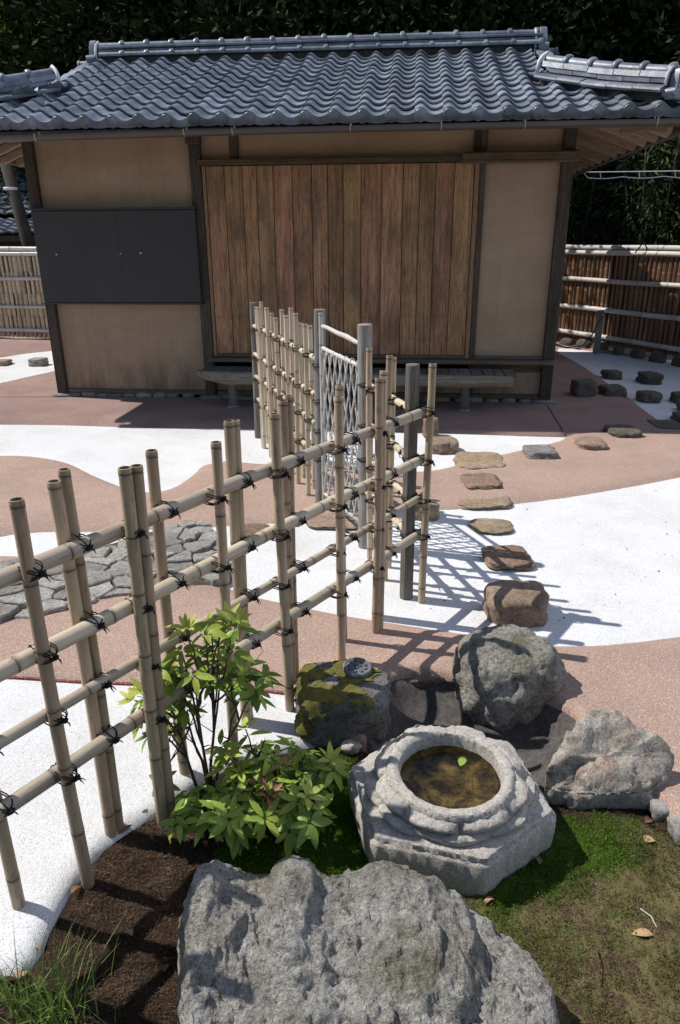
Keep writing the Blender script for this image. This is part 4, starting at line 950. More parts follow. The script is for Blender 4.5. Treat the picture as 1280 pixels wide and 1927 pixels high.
# ------------------------------------------------------------------ lattice gate
dg = GL - GR; Lg = np.linalg.norm(dg); gt = thing('lattice_gate', 'small gate of diamond-woven split bamboo between two grey log posts', 'gate', (GR[0], GR[1], 0), math.atan2(dg[1], dg[0]))
x0, x1, zb, zt = .075, Lg - .055, .075, .915
def gpart(name, path, r_, mat, seg=9): m = MB(); m.tube(path, r_, seg); return m.obj(name, mat, gt, smooth=True)
link('stile', bamboo(1.09, .0135, 31, .2), MT['lath'], gt, (x1 + .008, 0, .03)); link('stile', bamboo(1.07, .0125, 32, .2), MT['lath'], gt, (x0 - .012, -.004, .02))
gpart('crossbar', [(.03, .0, 1.012), (.14, 0, 1.018), (.24, 0, 1.03), (.36, 0, 1.035), (.50, 0, 1.048), (x1 + .01, 0, 1.05)], [.010, .011, .0135, .012, .011, .010], MT['lath'])
gpart('top_bar', [(x0 - .01, 0, zt - .015), (x0 + .1, 0, zt - .005), (x1 - .1, 0, zt + .01), (x1 + .01, 0, zt + .018)], .011, MT['lath'])
gpart('bottom_bar', [(x0 - .01, 0, zb), (x1 + .01, 0, zb)], .010, MT['lath'])
gpart('latch_loop', [(x1 + .01, -.01, 1.055), (x1 + .07, -.02, 1.06), (x1 + .13, -.03, 1.02), (x1 + .15, -.03, .95), (x1 + .13, -.02, .89)], .004, MT['lath'], 6)
W_, H_ = x1 - x0, zt - zb; DXg, DZg = W_ / 7.0, .105; kn = MB()
for fam in (1, -1):
    for i in range(-9, 15):
        # line x = x0 + i*DXg + fam*(z-zb)*DXg/DZg
        pts = []
        for z in np.linspace(zb, zt, 33):
            x = x0 + i * DXg * 1.0 + fam * (z - zb) * (DXg / DZg) * .5 * 1.0
            if x0 - 1e-6 <= x <= x1 + 1e-6: pts.append((x, fam * -.005 + .001 * math.sin(z * 40), z))
        if len(pts) > 2:
            m = MB(); n = len(pts); wv = .0085
            m.add([(p[0] + o[0], p[1] + o[1], p[2]) for p in pts for o in ((-wv, 0), (0, -.005), (wv, 0), (0, .005))], [(a * 4 + k, a * 4 + (k + 1) % 4, (a + 1) * 4 + (k + 1) % 4, (a + 1) * 4 + k) for a in range(n - 1) for k in range(4)] + [(0, 3, 2, 1), ((n - 1) * 4, (n - 1) * 4 + 1, (n - 1) * 4 + 2, (n - 1) * 4 + 3)])
            m.obj('lath', MT['lath'], gt, smooth=True)
q = random.Random(2)
for r_ in range(0, 16):
    for c_ in range(-1, 12):
        x = x0 + c_ * DXg / 2; z = zb + r_ * DZg
        z = zb + (r_ + (.0 if c_ % 2 == 0 else .5)) * DZg * 1.0
        if x0 - .001 <= x <= x1 + .001 and z < zt - .02:
            kn.tube([(x - .006, -.007, z), (x, -.010, z + .002), (x + .006, -.007, z - .002)], .004, 5); kn.tube([(x, -.008, z), (x + q.uniform(-.006, .01), -.012, z - .014)], [.0025, .001], 4)
o = kn.obj('knots', MT['rope'], gt); o['kind'] = 'stuff'
for x in np.linspace(x0 + .02, x1 - .02, 7):
    m = MB(); m.tube([(x + .012 * math.cos(a), -.013 * math.cos(a * 1.0) * .2 - .012 * math.sin(a), zt + .013 * math.cos(a)) for a in [i * 2 * math.pi / 10 for i in range(10)]], .003, 5, closed=True); m.obj('lath_loop', MT['lath'], gt, smooth=True)
# ------------------------------------------------------------------ stones
def proj_px(V):
    D = V - CAM; z = D @ fw; return 640 + F_PX * (D @ rt) / z, 963.5 - F_PX * (D @ up) / z
def place_rock(name, label, cat, x0, x1, y0, y1, h, mat, seed, p=2.8, rough=.12, sub=4, flat=0.0, crag=0.0, group=None, ns=1.6, zb=-.03, ryk=.78, rot=0.0, sink=.25, wedge=0.0):
    """build a stone, then settle its size and place so that it stands where the photograph shows it"""
    xm = (x0 + x1) / 2; fr = g(xm, y1, zb); rx = (x1 - x0) / 2 * ((fr - CAM) @ fw) / F_PX * 1.05; al = math.atan2(CAM_H, fr[1])
    h0 = h if h > 0 else min(.14, max(.02, ((y1 - y0) / F_PX * ((fr - CAM) @ fw) - 2 * ryk * rx * math.sin(al)) / math.cos(al)))
    me = rock_mesh(name, rx, rx * ryk, h0, seed, p, rough, sub, flat, ns, crag, sink, wedge); V = np.array([v.co[:] for v in me.vertices])
    if rot: c_, s_ = math.cos(rot), math.sin(rot); V = np.column_stack([V[:, 0] * c_ - V[:, 1] * s_, V[:, 0] * s_ + V[:, 1] * c_, V[:, 2]])
    loc = np.array([fr[0], fr[1] + rx * ryk, zb]); vis = V[:, 2] > .004
    for it in range(6):
        px, py = proj_px((V + loc)[vis]); sc_ = (x1 - x0) / (px.max() - px.min()); V[:, :2] *= sc_
        px, py = proj_px((V + loc)[vis]); dep = (loc - CAM) @ fw; loc[0] += (xm - (px.max() + px.min()) / 2) * dep / F_PX
        px, py = proj_px((V + loc)[vis]); loc[1] += (py.max() - y1) / F_PX * dep / math.sin(al) * .8
        px, py = proj_px((V + loc)[vis]); k = (y1 - y0) / (py.max() - py.min()); V[:, 2] *= min(1.25, max(.8, 1 + (k - 1) * 1.0)); V[:, 1] *= min(1.12, max(.9, 1 + (k - 1) * .5))
    me.vertices.foreach_set('co', V.astype(np.float32).ravel()); me.update()
    o = link(name, me, MT[mat], None, tuple(loc)); return tag(o, label, cat, group)
SS = 'stepping stones'
steps = [
 (808, 864, 821, 853, .06, 'step_rust', 'reddish brown block stepping stone nearest the bench on the white band'),
 (852, 957, 849, 889, .05, 'step_tan', 'broad flat tan stepping stone behind the dark brown one'),
 (866, 946, 889, 927, .06, 'step_brown', 'dark brown thick stepping stone between two broad tan ones'),
 (855, 966, 924, 958, .03, 'step_tan', 'thin wide olive-tan stepping stone at the pink edge'),
 (882, 967, 975, 1004, .012, 'step_tan', 'small flat oval stepping stone lying flush in the white paving'),
 (905, 1006, 1025, 1071, .05, 'step_brown', 'pointed brown stepping stone crossed by fence shadows'),
 (908, 1035, 1091, 1180, .11, 'step_rust', 'largest rusty round-edged stepping stone behind the big round boulder'),
 (980, 1053, 836, 871, .045, 'step_grey', 'pale grey stepping stone on the sunlit pink paving'),
 (1078, 1146, 821, 853, .05, 'step_rust', 'orange-rust stepping stone at the edge of the house shadow'),
 (1072, 1124, 712, 751, .07, 'step_brown', 'tall shaded stepping stone by the right corner post of the house'),
 (1124, 1181, 722, 750, .06, 'step_grey', 'pale-patched stepping stone straddling the edge of the shaded white yard'),
 (1130, 1172, 695, 713, .04, 'step_brown', 'small dark stepping stone farthest back in the shaded white yard'),
 (1196, 1250, 698, 721, .05, 'step_brown', 'long dark stepping stone right of the small far one in the shaded yard'),
 (1196, 1248, 734, 757, .05, 'step_brown', 'rounded dark stepping stone in the middle of the shaded white yard'),
 (1260, 1310, 736, 758, .05, 'step_brown', 'dark stepping stone cut by the right picture edge, farther one'),
 (1272, 1320, 755, 775, .05, 'step_brown', 'dark stepping stone cut by the right picture edge, middle one'),
 (1262, 1330, 774, 797, .05, 'step_brown', 'dark stepping stone cut by the right picture edge, nearer one'),
 (1134, 1212, 798, 829, .03, 'step_grey', 'wide dark flat stepping stone on the shaded apron edge'),
 (1216, 1290, 789, 813, .025, 'step_tan', 'low brown stepping stone beside the wide dark flat one'),
 (-18, 24, 675, 687, .05, 'step_tan', 'ochre stepping stone cut by the left picture edge'),
 (52, 92, 672, 688, .06, 'step_grey', 'grey stepping stone beside the left corner post of the house'),
 (795, 826, 784, 822, .06, 'step_brown', 'brown stone half hidden behind the dark fence post under the bench'),
 (776, 828, 940, 976, .035, 'step_tan', 'dark tan stone just right of the thick gate post'),
 (575, 690, 958, 996, .02, 'step_rust', 'flat orange-grey threshold stone under the lattice gate'),
 (435, 512, 984, 1015, .045, 'step_brown', 'speckled brown half-buried stone behind the bamboo fence'),
]
for i, (a, b_, c, d, h, mt_, lab) in enumerate(steps):
    place_rock('stepping_stone', lab, 'stone', a, b_, c, d, -1 if i not in (4, 23, 24) else h, mt_ if not 9 <= i <= 18 else 'step_dark', 100 + i, 4.6 if i not in (4, 24) else 2.4, .15, 4, .25, .06, SS, 1.5, -.03, .98 if i not in (3, 6) else .78)  # stones in the house shadow take the darker material, shade put into their colour
place_rock('boulder', 'big round dark speckled boulder behind the stone basin', 'boulder', 838, 1068, 1170, 1368, .30, 'rock_dark', 201, 2.5, .10, 5, 0, .14, None, 1.4, -.09, .92, .3, .5)
def slab_rock(name, label, cat, rim, mat, seed, zg=-.08):
    """a flat-topped boulder from the rim of its top (image x, y and height); sides fall to the ground"""
    R3 = np.array([g(x, y, z) for x, y, z in rim]); n0 = len(R3); out = []
    for i in range(n0):
        a, b_, c_, d_ = R3[i - 1], R3[i], R3[(i + 1) % n0], R3[(i + 2) % n0]; m1, m2 = (c_ - a) * .35, (d_ - b_) * .35
        for t in np.linspace(0, 1, 14, endpoint=False): out.append((2 * t ** 3 - 3 * t * t + 1) * b_ + (t ** 3 - 2 * t * t + t) * m1 + (-2 * t ** 3 + 3 * t * t) * c_ + (t ** 3 - t * t) * m2)
    R3 = np.array(out); n = len(R3); cen = R3.mean(0); vs = []; off = Vector((seed, seed * .7, 3))
    lay = [('s', 1.0), ('s', .8), ('s', .6), ('s', .42), ('s', .27), ('s', .15), ('s', .06), ('t', 1.0)] + [('t', k) for k in (.985, .96, .92, .87, .80, .73, .65, .57, .49, .41, .33, .25, .17, .09, .02)]
    for kind, k in lay:
        for p_ in R3:
            if kind == 's': q_ = np.array([cen[0] + (p_[0] - cen[0]) * (1.0 - .10 * k ** 2 + .03 * math.sin(k * 3.1)), cen[1] + (p_[1] - cen[1]) * (1.0 - .10 * k ** 2 + .03 * math.sin(k * 3.1)), p_[2] + (zg - p_[2]) * k])
            else: q_ = cen + (p_ - cen) * k; q_[2] += .014 * math.sin(math.pi * min(1, (1 - k) * 1.2)) - (.010 if k > .99 else .004 if k > .97 else 0)
            c_ = Vector(q_) ; a = .055 * facet(c_ * 7 + off, .5) + .022 * facet(c_ * 19 + off, .6) + .006 * noise.fractal(c_ * 40, .8, 2.1, 4); d = (Vector(q_) - Vector((cen[0], cen[1], zg))).normalized()
            vs.append(Vector(q_) + d * a - Vector((cen[0], cen[1], 0)))
    m = MB(); m.add(vs, [(a * n + i, a * n + (i + 1) % n, (a + 1) * n + (i + 1) % n, (a + 1) * n + i) for a in range(len(lay) - 1) for i in range(n)] + [tuple(range((len(lay) - 1) * n, len(lay) * n))])
    o = m.obj(name, MT[mat], None, smooth=True); o.location = (cen[0], cen[1], 0)
    return tag(o, label, cat)
slab_rock('boulder', 'flat triangular warm grey boulder to the right of the basin', 'boulder', [(1036, 1478, .0), (1085, 1488, .005), (1140, 1490, .010), (1222, 1484, .010), (1266, 1434, .05), (1240, 1382, .12), (1155, 1334, .165), (1108, 1342, .155), (1058, 1394, .10), (1030, 1442, .06)], 'rock_flat', 4.0)
ms = place_rock('boulder', 'squat moss-capped stone at the end of the white slab, a tile disc on top', 'boulder', 555, 738, 1243, 1402, .20, 'rock_moss', 212, 4.0, .12, 5, .25, .08, None, 1.5, -.05, .86)
place_rock('small_stone', 'small pale chipped stone between the mossy stone and the basin', 'stone', 636, 682, 1388, 1418, .035, 'granite', 214, 3.0, .3, 3, 0, .2, None, 1.5, -.055)
place_rock('small_stone', 'low pale edging stone at the foot of the mossy stone', 'stone', 520, 575, 1372, 1400, .03, 'granite', 215, 3.0, .25, 3, 0, .1, None, 1.5, -.06)
place_rock('edging_stone', 'pale grey edging stone right of the flat boulder at the picture edge', 'stone', 1218, 1280, 1498, 1545, .035, 'step_grey', 216, 3.6, .2, 3, .3, .1, None, 1.5, -.06)
place_rock('edging_stone', 'second pale edging stone cut by the right picture edge below the flat boulder', 'stone', 1255, 1330, 1535, 1590, .035, 'step_grey', 217, 3.6, .2, 3, .3, .1, None, 1.5, -.06)
place_rock('small_stone', 'reddish broken paving lump at the rim of the dark hollow', 'stone', 760, 840, 1252, 1290, .05, 'step_brown', 218, 3.0, .25, 3, 0, .15, None, 1.5, -.05)
for i, (x, y, lab) in enumerate([(395, 1420, 'small flat stone at the slab edge behind the tall shrub'), (455, 1408, 'second small edging stone behind the low shrub')]):
    place_rock('small_stone', lab, 'stone', x - 34, x + 34, y - 16, y + 14, .03, 'step_tan', 230 + i, 3.0, .25, 3, 0, .1, None, 1.5, -.055)
# moss cushion over the mossy stone: an offset skin of its sunny faces
mo = ms.data; off = ms.location; me = MB(); idx = {}
zmax = max(v.co.z for v in mo.vertices)
for pl in mo.polygons:
    c = pl.center; f_ = noise.fractal(Vector((c.x * 14 + 3, c.y * 14, c.z * 10)), .9, 2, 4); left = (-c.x) / .16
    if (pl.normal.z > .35 or (left > .45 and pl.normal.z > -.1)) and f_ + left * .55 + (c.z / zmax - .75) * .9 - (c.y > .05) * .35 > -.02:
        tri = []
        for vi in pl.vertices:
            if vi not in idx:
                v = mo.vertices[vi]; idx[vi] = len(me.v); k = .0015 + .0025 * (1 + noise.noise(v.co * 60)); me.v.append(tuple(v.co + v.normal * k))
            tri.append(idx[vi])
        me.f.append(tuple(tri))
me.obj('moss_patch', MT['moss_cushion'], ms, smooth=True)
# tile disc lying on it
_V = np.array([v.co[:] for v in ms.data.vertices]) + np.array(ms.location); _x, _y = proj_px(_V); _k = np.where((abs(_x - 673) < 16) & (abs(_y - 1281) < 14) & (_V[:, 2] > 0))[0]
dp = _V[_k].mean(0) if len(_k) else g(673, 1283, .12); dp[2] = _V[_k][:, 2].max() + .002 if len(_k) else .12
m = MB(); q = 28
prof = [(0, .0), (.046, .0), (.050, .003), (.051, .014), (.047, .019), (.042, .0195), (.039, .0165), (.020, .0165), (.0175, .0175), (.0005, .0178)]
m.add([(math.cos(2 * math.pi * i / q) * r_, math.sin(2 * math.pi * i / q) * r_, z) for r_, z in prof for i in range(q)], [(a * q + i, a * q + (i + 1) % q, (a + 1) * q + (i + 1) % q, (a + 1) * q + i) for a in range(len(prof) - 1) for i in range(q)])
td = thing('tile_disc', 'round grey roof-tile end with a raised bead pattern on the mossy stone', 'roof tile', tuple(dp)); td.rotation_euler = (.10, .04, .3)
m.obj('disc', MT['tilekeep'], td, ang=40)
bm_ = MB(); bm_.tube([(0, 0, .0), (0, 0, .004), (0, 0, .0055)], [.0062, .005, .001], 9); bme = bm_.mesh('bead', smooth=True); bme.materials.append(MT['tilekeep'])
for i in range(9):
    an = i * 2 * math.pi / 9; link('bead', bme, None, td, (math.cos(an) * .029, math.sin(an) * .029, .0165))
for i in range(3):
    an = i * 2 * math.pi / 3; link('bead', bme, None, td, (math.cos(an) * .009, math.sin(an) * .009, .0172), None, (1.2, 1.2, 1))

# ------------------------------------------------------------------ lotus basin
bc = g(848, 1447, .150); TB = R(3.5)
ba = thing('stone_basin', 'hexagonal granite water basin carved with lotus petals', 'basin', (bc[0], bc[1], .150)); ba.rotation_euler = (TB, 0, 0); ba.scale = (1, .97, 1)
NA = 288; H0 = R(-78)
def hexr(a, R_, rnd=.012):
    k = (a - H0) % (math.pi / 3) - math.pi / 6; r_ = R_ * math.cos(math.pi / 6) / math.cos(k); return min(r_, R_ * .985)
def petal_u(a): k = (a * 8 / (2 * math.pi)) % 1; return abs(math.sin(math.pi * k)) ** .55, k
def petal_l(a): k = (a * 8 / (2 * math.pi) + .5) % 1; return 1 - abs(2 * k - 1), k
rings = []
def ringf(fn): rings.append([fn(2 * math.pi * i / NA) for i in range(NA)])
ringf(lambda a: (.0005, -.105)); ringf(lambda a: (.06, -.104)); ringf(lambda a: (.11, -.095)); ringf(lambda a: (.130, -.075)); ringf(lambda a: (.137, -.04)); ringf(lambda a: (.139, -.008)); ringf(lambda a: (.142, .0)); ringf(lambda a: (.157, .004)); ringf(lambda a: (.167, .002))
ringf(lambda a: (.171, -.004)); ringf(lambda a: (.174, -.011))
def up1(t):                   # upper double-lobed petals
    def f(a):
        s, k = petal_u(a); lobe = .5 + .5 * abs(math.sin(2 * math.pi * k)) ** .6; th_ = t * math.pi * .92
        r_ = .176 + .025 * s * math.sin(th_) * (.75 + .4 * lobe) + .016 * t; z = -.010 - .036 * t + .007 * s * math.sin(th_) - (1 - s) * .006 * math.sin(th_)
        return (r_, z)
    return f
for t in np.linspace(0, 1, 11): ringf(up1(t))
ringf(lambda a: (.194, -.049))
def low1(t):
    def f(a):
        s, k = petal_l(a); sh = s ** .6; r_ = .197 + t * (.016 + .022 * sh); z = -.050 - .010 * t + .010 * math.sin(t * math.pi * .7) * sh; return (r_, z)
    return f
for t in np.linspace(.1, 1, 7): ringf(low1(t))
ringf(lambda a: (0.212 + .021 * petal_l(a)[0] ** .6, -.068)); ringf(lambda a: (.213, -.071))
HR = .296
ringf(lambda a: (max(.214, hexr(a, HR * .94)), -.072)); ringf(lambda a: (hexr(a, HR * .955), -.075)); ringf(lambda a: (hexr(a, HR * .958), -.090)); ringf(lambda a: (hexr(a, HR * .985), -.093)); ringf(lambda a: (hexr(a, HR), -.099)); ringf(lambda a: (hexr(a, HR), -.15)); ringf(lambda a: (hexr(a, HR * .985), -.19)); ringf(lambda a: (hexr(a, HR * .94), -.28))
m = MB(); vs = []
for k, rg in enumerate(rings):
    for i, (r_, z) in enumerate(rg):
        a = 2 * math.pi * i / NA; x, y = math.cos(a) * r_, math.sin(a) * r_
        e = .0042 * noise.fractal(Vector((x * 40, y * 40, z * 40)), .8, 2, 4) + .004 * noise.noise(Vector((x * 12, y * 12, z * 12 + 4))); e = e if k > 4 else e * .3
        rr_ = r_ + e * (1 if r_ > .01 else 0); yk = 1.0 if math.sin(a) > 0 else (.85 if k >= len(rings) - 8 else .86 if k >= len(rings) - 17 else .93 if k > 10 else 1.0)
        yk = 1 - (1 - yk) * min(1, -math.sin(a) * 2) if math.sin(a) < 0 else 1.0; vs.append((math.cos(a) * rr_, math.sin(a) * rr_ * yk, z + e * .6))
m.add(vs, [(k * NA + i, k * NA + (i + 1) % NA, (k + 1) * NA + (i + 1) % NA, (k + 1) * NA + i) for k in range(len(rings) - 1) for i in range(NA)])
me_ = m.mesh('basin_body', ang=55); o = link('basin_body', me_, [MT['granite'], MT['basin_floor']], ba)
mi = np.zeros(len(me_.polygons), np.int32); mi[:4 * NA] = 1; me_.polygons.foreach_set('material_index', mi)
m = MB(); q = 64; m.add([(math.cos(2 * math.pi * i / q) * .135, math.sin(2 * math.pi * i / q) * .135, 0) for i in range(q)] + [(0, 0, 0)], [(i, (i + 1) % q, q) for i in range(q)])
wo = m.obj('water', MT['water'], ba); wo.location = (0, 0, -.036); wo.rotation_euler = (-TB * .55, 0, 0)
def leaf_mesh(name, L, W, fold=.15, curl=.2, n=6, tip=1.3):
    m = MB(); vs = []
    for i in range(n + 1):
        t = i / n; w_ = W / 2 * (math.sin(math.pi * min(1, t * .92 + .04)) ** .9) * (1.15 - .35 * t) * (1 if 0 < i < n else .06); z = -curl * L * t * t
        vs += [(-w_, L * t, z + fold * w_), (0, L * t, z), (w_, L * t, z + fold * w_)]
    m.add(vs, [(i * 3 + k, i * 3 + k + 1, i * 3 + k + 4, i * 3 + k + 3) for i in range(n) for k in range(2)]); return m.mesh(name, smooth=True)
lf = leaf_mesh('floating_leaf', .045, .024, .1, .0); wp = g(873, 1425, .114)
tag(link('floating_leaf', lf, MT['leaf_green1'], None, (wp[0], wp[1], .1155), (.05, 0, 2.75)), 'single green leaf floating on the basin water', 'leaf')

# ------------------------------------------------------------------ foreground rock
prof = [(352, 1700), (356, 1660), (366, 1630), (400, 1626), (430, 1650), (470, 1664), (505, 1668), (518, 1640), (540, 1620), (570, 1630), (600, 1652), (640, 1658), (680, 1650), (725, 1640), (770, 1645), (810, 1665), (860, 1705), (905, 1745), (950, 1778), (1000, 1812), (1035, 1855), (1055, 1900), (1066, 1990), (1072, 2100)]
RYp = 1.17
RYX = lambda x: np.interp(x, [350, 760, 900, 1000, 1075], [1.17, 1.17, 1.11, 1.02, .93])
tp = np.array([atY(x, y, RYX(x)) for x, y in prof]); xs_ = tp[:, 0]; zs_ = tp[:, 2]; NX, NQ = 210, 120
X = np.interp(np.linspace(0, 1, NX), np.linspace(0, 1, len(xs_)) if False else (xs_ - xs_[0]) / (xs_[-1] - xs_[0]), xs_); ZT = np.interp(X, xs_, zs_) - .014; YR = np.interp(X, xs_, tp[:, 1])
_kw = np.exp(-np.linspace(-2, 2, 71) ** 2); ZS = np.convolve(np.pad(ZT, 35, mode='edge'), _kw / _kw.sum(), 'valid')
m = MB(); vs = []
for i in range(NX):
    u = i / (NX - 1); x = X[i]; RYp = YR[i]; zt = max(ZT[i], -.04); end = min(1, (u / .05)) ** .5 * min(1, ((1 - u) / .10)) ** .5
    for j in range(NQ):
        hh = zt + .12; v = j / (NQ - 1)                               # 0 back foot, .28 crest, 1 front foot
        if v < .26:
            t = v / .26; y = RYp + .13 * end * (1 - t ** 1.4); z = -.12 + hh * math.sin(t * math.pi / 2) ** .8
        else:
            t = (v - .26) / .74; hs = max(ZS[i], -.04) + .12; hh = (zt + .12) + (hs - zt - .12) * min(1, t * 2.2); y = RYp - .54 * end * (t ** .92); z = -.12 + hh * (1 - (.28 * t + .72 * t ** 2.6) * .98)
        p = Vector((x, y, z)); c = Vector((x * 1.0, y, z))
        a1 = noise.ridged_multi_fractal(c * 4.0 + Vector((7, 3, 1)), .9, 2.1, 6, 1.0, 1.6) - 1.1; a2 = noise.voronoi(c * 6.5 + Vector((2, 9, 4)))[0]; a3 = noise.fractal(c * 26, .8, 2.1, 5)
        amp = .008 * a1 + .065 * facet(c * 4.2 + Vector((3, 1, 2)), .55) + .035 * facet(c * 13, .6) + .012 * facet(c * 34, .6) + .007 * a3
        k = 1.0 if abs(v - .26) > .06 else .35
        dirv = Vector((0, (y - (RYp - .1)) * 1.2, .6)).normalized(); p += dirv * amp * k * min(1, end + .1)
        p.x += .018 * noise.noise(c * 9 + Vector((5, 5, 5))) + .01 * a3
        # the hollow under the left shoulder
        dx_, dy_ = (x + .26) / .06, (v - .60) / .10; p.y += .035 * math.exp(-dx_ * dx_ - dy_ * dy_); p.z -= .02 * math.exp(-dx_ * dx_ - dy_ * dy_)
        vs.append(p)
m.add(vs, [(i * NQ + j, (i + 1) * NQ + j, (i + 1) * NQ + j + 1, i * NQ + j + 1) for i in range(NX - 1) for j in range(NQ - 1)] + [tuple(reversed(range(NQ))), tuple(range((NX - 1) * NQ, NX * NQ))])
fr = m.obj('foreground_boulder', MT['rock_grey'], None, smooth=True); tag(fr, 'large craggy grey boulder filling the bottom of the picture', 'boulder')
me = fr.data
if sum(p.normal.z for p in me.polygons) < 0: me.flip_normals()
# ------------------------------------------------------------------ shrubs
LEAF = [leaf_mesh('leaf', 1.0, .36, .25, .22), leaf_mesh('leaf', 1.0, .40, .2, .42), leaf_mesh('leaf', 1.0, .32, .35, .08)]
def leafset(mat):
    out = []
    for L in LEAF: c = L.copy(); c.materials.append(MT[mat]); out.append(c)
    return out
LM = {k: leafset(k) for k in ('leaf', 'leaf_mid', 'leaf_lime', 'leaf_red')}
def shrub(name, label, base, tips, seed, size=.075, wh=0, whp=1.0):
    q = random.Random(seed); t = thing(name, label, 'shrub', tuple(base)); base = Vector(base); br = MB(); n = 0; rest = {}
    prim = []
    for ti, (pt, kind, k) in enumerate(tips):
        tip = Vector(pt) - base; st = Vector((q.uniform(-.02, .02), q.uniform(-.015, .015), -.03)); r0 = .0055
        if ti % 6 and prim:
            pp_ = min(prim, key=lambda P: (P[-1] - tip).length); st = pp_[q.randrange(2, 5)].copy(); r0 = .0036
        mid = (tip + st) * .5 + Vector((q.uniform(-.02, .02), q.uniform(-.02, .02), abs(tip.z - st.z) * .12))
        path = []
        for i in range(7): u = i / 6; p = st * (1 - u) ** 2 + mid * 2 * u * (1 - u) + tip * u * u; path.append(p + Vector((q.uniform(-.004, .004), q.uniform(-.004, .004), 0)) * (0 if i in (0, 6) else 1))
        if r0 > .005: prim.append(path)
        br.tube(path, [r0 + (.0018 - r0) * i / 6 for i in range(7)], 6)
        for s_ in range(2):                                    # bare side twigs
            b = path[q.randrange(2, 5)]; e = b + Vector((q.uniform(-.06, .06), q.uniform(-.05, .05), q.uniform(.02, .08))); br.tube([b, (b + e) / 2 + Vector((q.uniform(-.01, .01), 0, .008)), e], [.002, .0015, .0008], 4)
        ax = (path[-1] - path[-3]).normalized(); ax = (ax * .6 + Vector((q.uniform(-.2, .2), -.12, .8))).normalized(); xa = ax.orthogonal().normalized(); ya = ax.cross(xa)
        whorls = [(0, k - wh, 1.0)] + ([(-.022, max(3, k - 3 - wh), 1.05)] if kind != 'red' and q.random() < whp else [])
        for (back, cnt, scl) in whorls:
            for i in range(cnt):
                an = 2 * math.pi * (i + q.uniform(-.25, .25)) / cnt + back * 40; out = xa * math.cos(an) + ya * math.sin(an)
                if kind in ('lime', 'red') and back == 0: el = q.uniform(.35, 1.0); L = size * q.uniform(.75, 1.0) * scl; mk = 'leaf_lime' if kind == 'lime' else 'leaf_red'
                else: el = q.uniform(-.35, .35); L = size * q.uniform(.8, 1.2) * scl; mk = 'leaf_mid' if (kind == 'mid' or q.random() < .25) else 'leaf'
                d = (out * math.cos(el) + ax * math.sin(el)).normalized(); zz = (ax - d * ax.dot(d)); zz = zz.normalized() if zz.length > .05 else Vector((0, 0, 1)).cross(d).normalized(); xx = d.cross(zz)
                p = tip + ax * back + d * .004; M_ = Matrix(((xx.x, d.x, zz.x), (xx.y, d.y, zz.y), (xx.z, d.z, zz.z)))
                if n < 300:
                    o = link('leaf', LM[mk][q.randrange(3)], None, t, tuple(p)); o.rotation_euler = (M_ @ Matrix.Rotation(q.uniform(-.3, .3), 3, 'Y')).to_euler(); o.scale = (L * q.uniform(.85, 1.15), L, L); n += 1
                else:
                    src = LM[mk][0]; M4 = Matrix.Translation(p) @ M_.to_4x4(); rest.setdefault(mk, MB()).add([M4 @ (v.co * L) for v in src.vertices], [tuple(f_.vertices) for f_ in src.polygons])
    br.obj('branches', MT['twig'], t, smooth=True)
    for mk, mb_ in rest.items(): o = mb_.obj('small_leaves', MT[mk], t, smooth=True); o['kind'] = 'stuff'
    return t
q = random.Random(77)
tb = g(392, 1492, BEDZ)
def tipsfrom(lst, Y0, dY, zlow=0):
    out = []
    for e in lst:
        x, y, kind = e[:3]; Y = (e[3] if len(e) > 3 else Y0) + q.uniform(-dY, dY); p = atY(x, y, Y); out.append(((p[0], p[1], max(p[2], -.02)), kind, q.randrange(7, 10)))
    return out
tall = tipsfrom([(398, 1172, 'mid'), (385, 1190, 'mid'), (428, 1165, 'lime'), (446, 1172, 'lime'), (415, 1190, 'lime'), (352, 1185, 'lime'), (342, 1225, 'mid'), (372, 1232, 'dark'), (405, 1228, 'mid'), (440, 1225, 'dark'), (470, 1255, 'mid'), (498, 1272, 'dark'), (482, 1300, 'dark'), (430, 1268, 'dark'), (398, 1275, 'dark'), (365, 1272, 'mid'), (325, 1262, 'dark'), (298, 1258, 'dark'), (310, 1290, 'mid'), (272, 1302, 'lime'), (252, 1318, 'lime'), (288, 1320, 'mid'), (262, 1350, 'mid'), (300, 1345, 'dark'), (335, 1312, 'dark'), (282, 1385, 'dark'), (312, 1375, 'mid'), (455, 1300, 'dark'), (305, 1468, 'dark', 1.62), (352, 1335, 'dark')], 1.72, .06)
shrub('broadleaf_shrub', 'tall leggy evergreen shrub with lime tips standing against the bamboo fence', tb, tall, 5, .054, 1, .7)
lb = g(520, 1520, BEDZ)
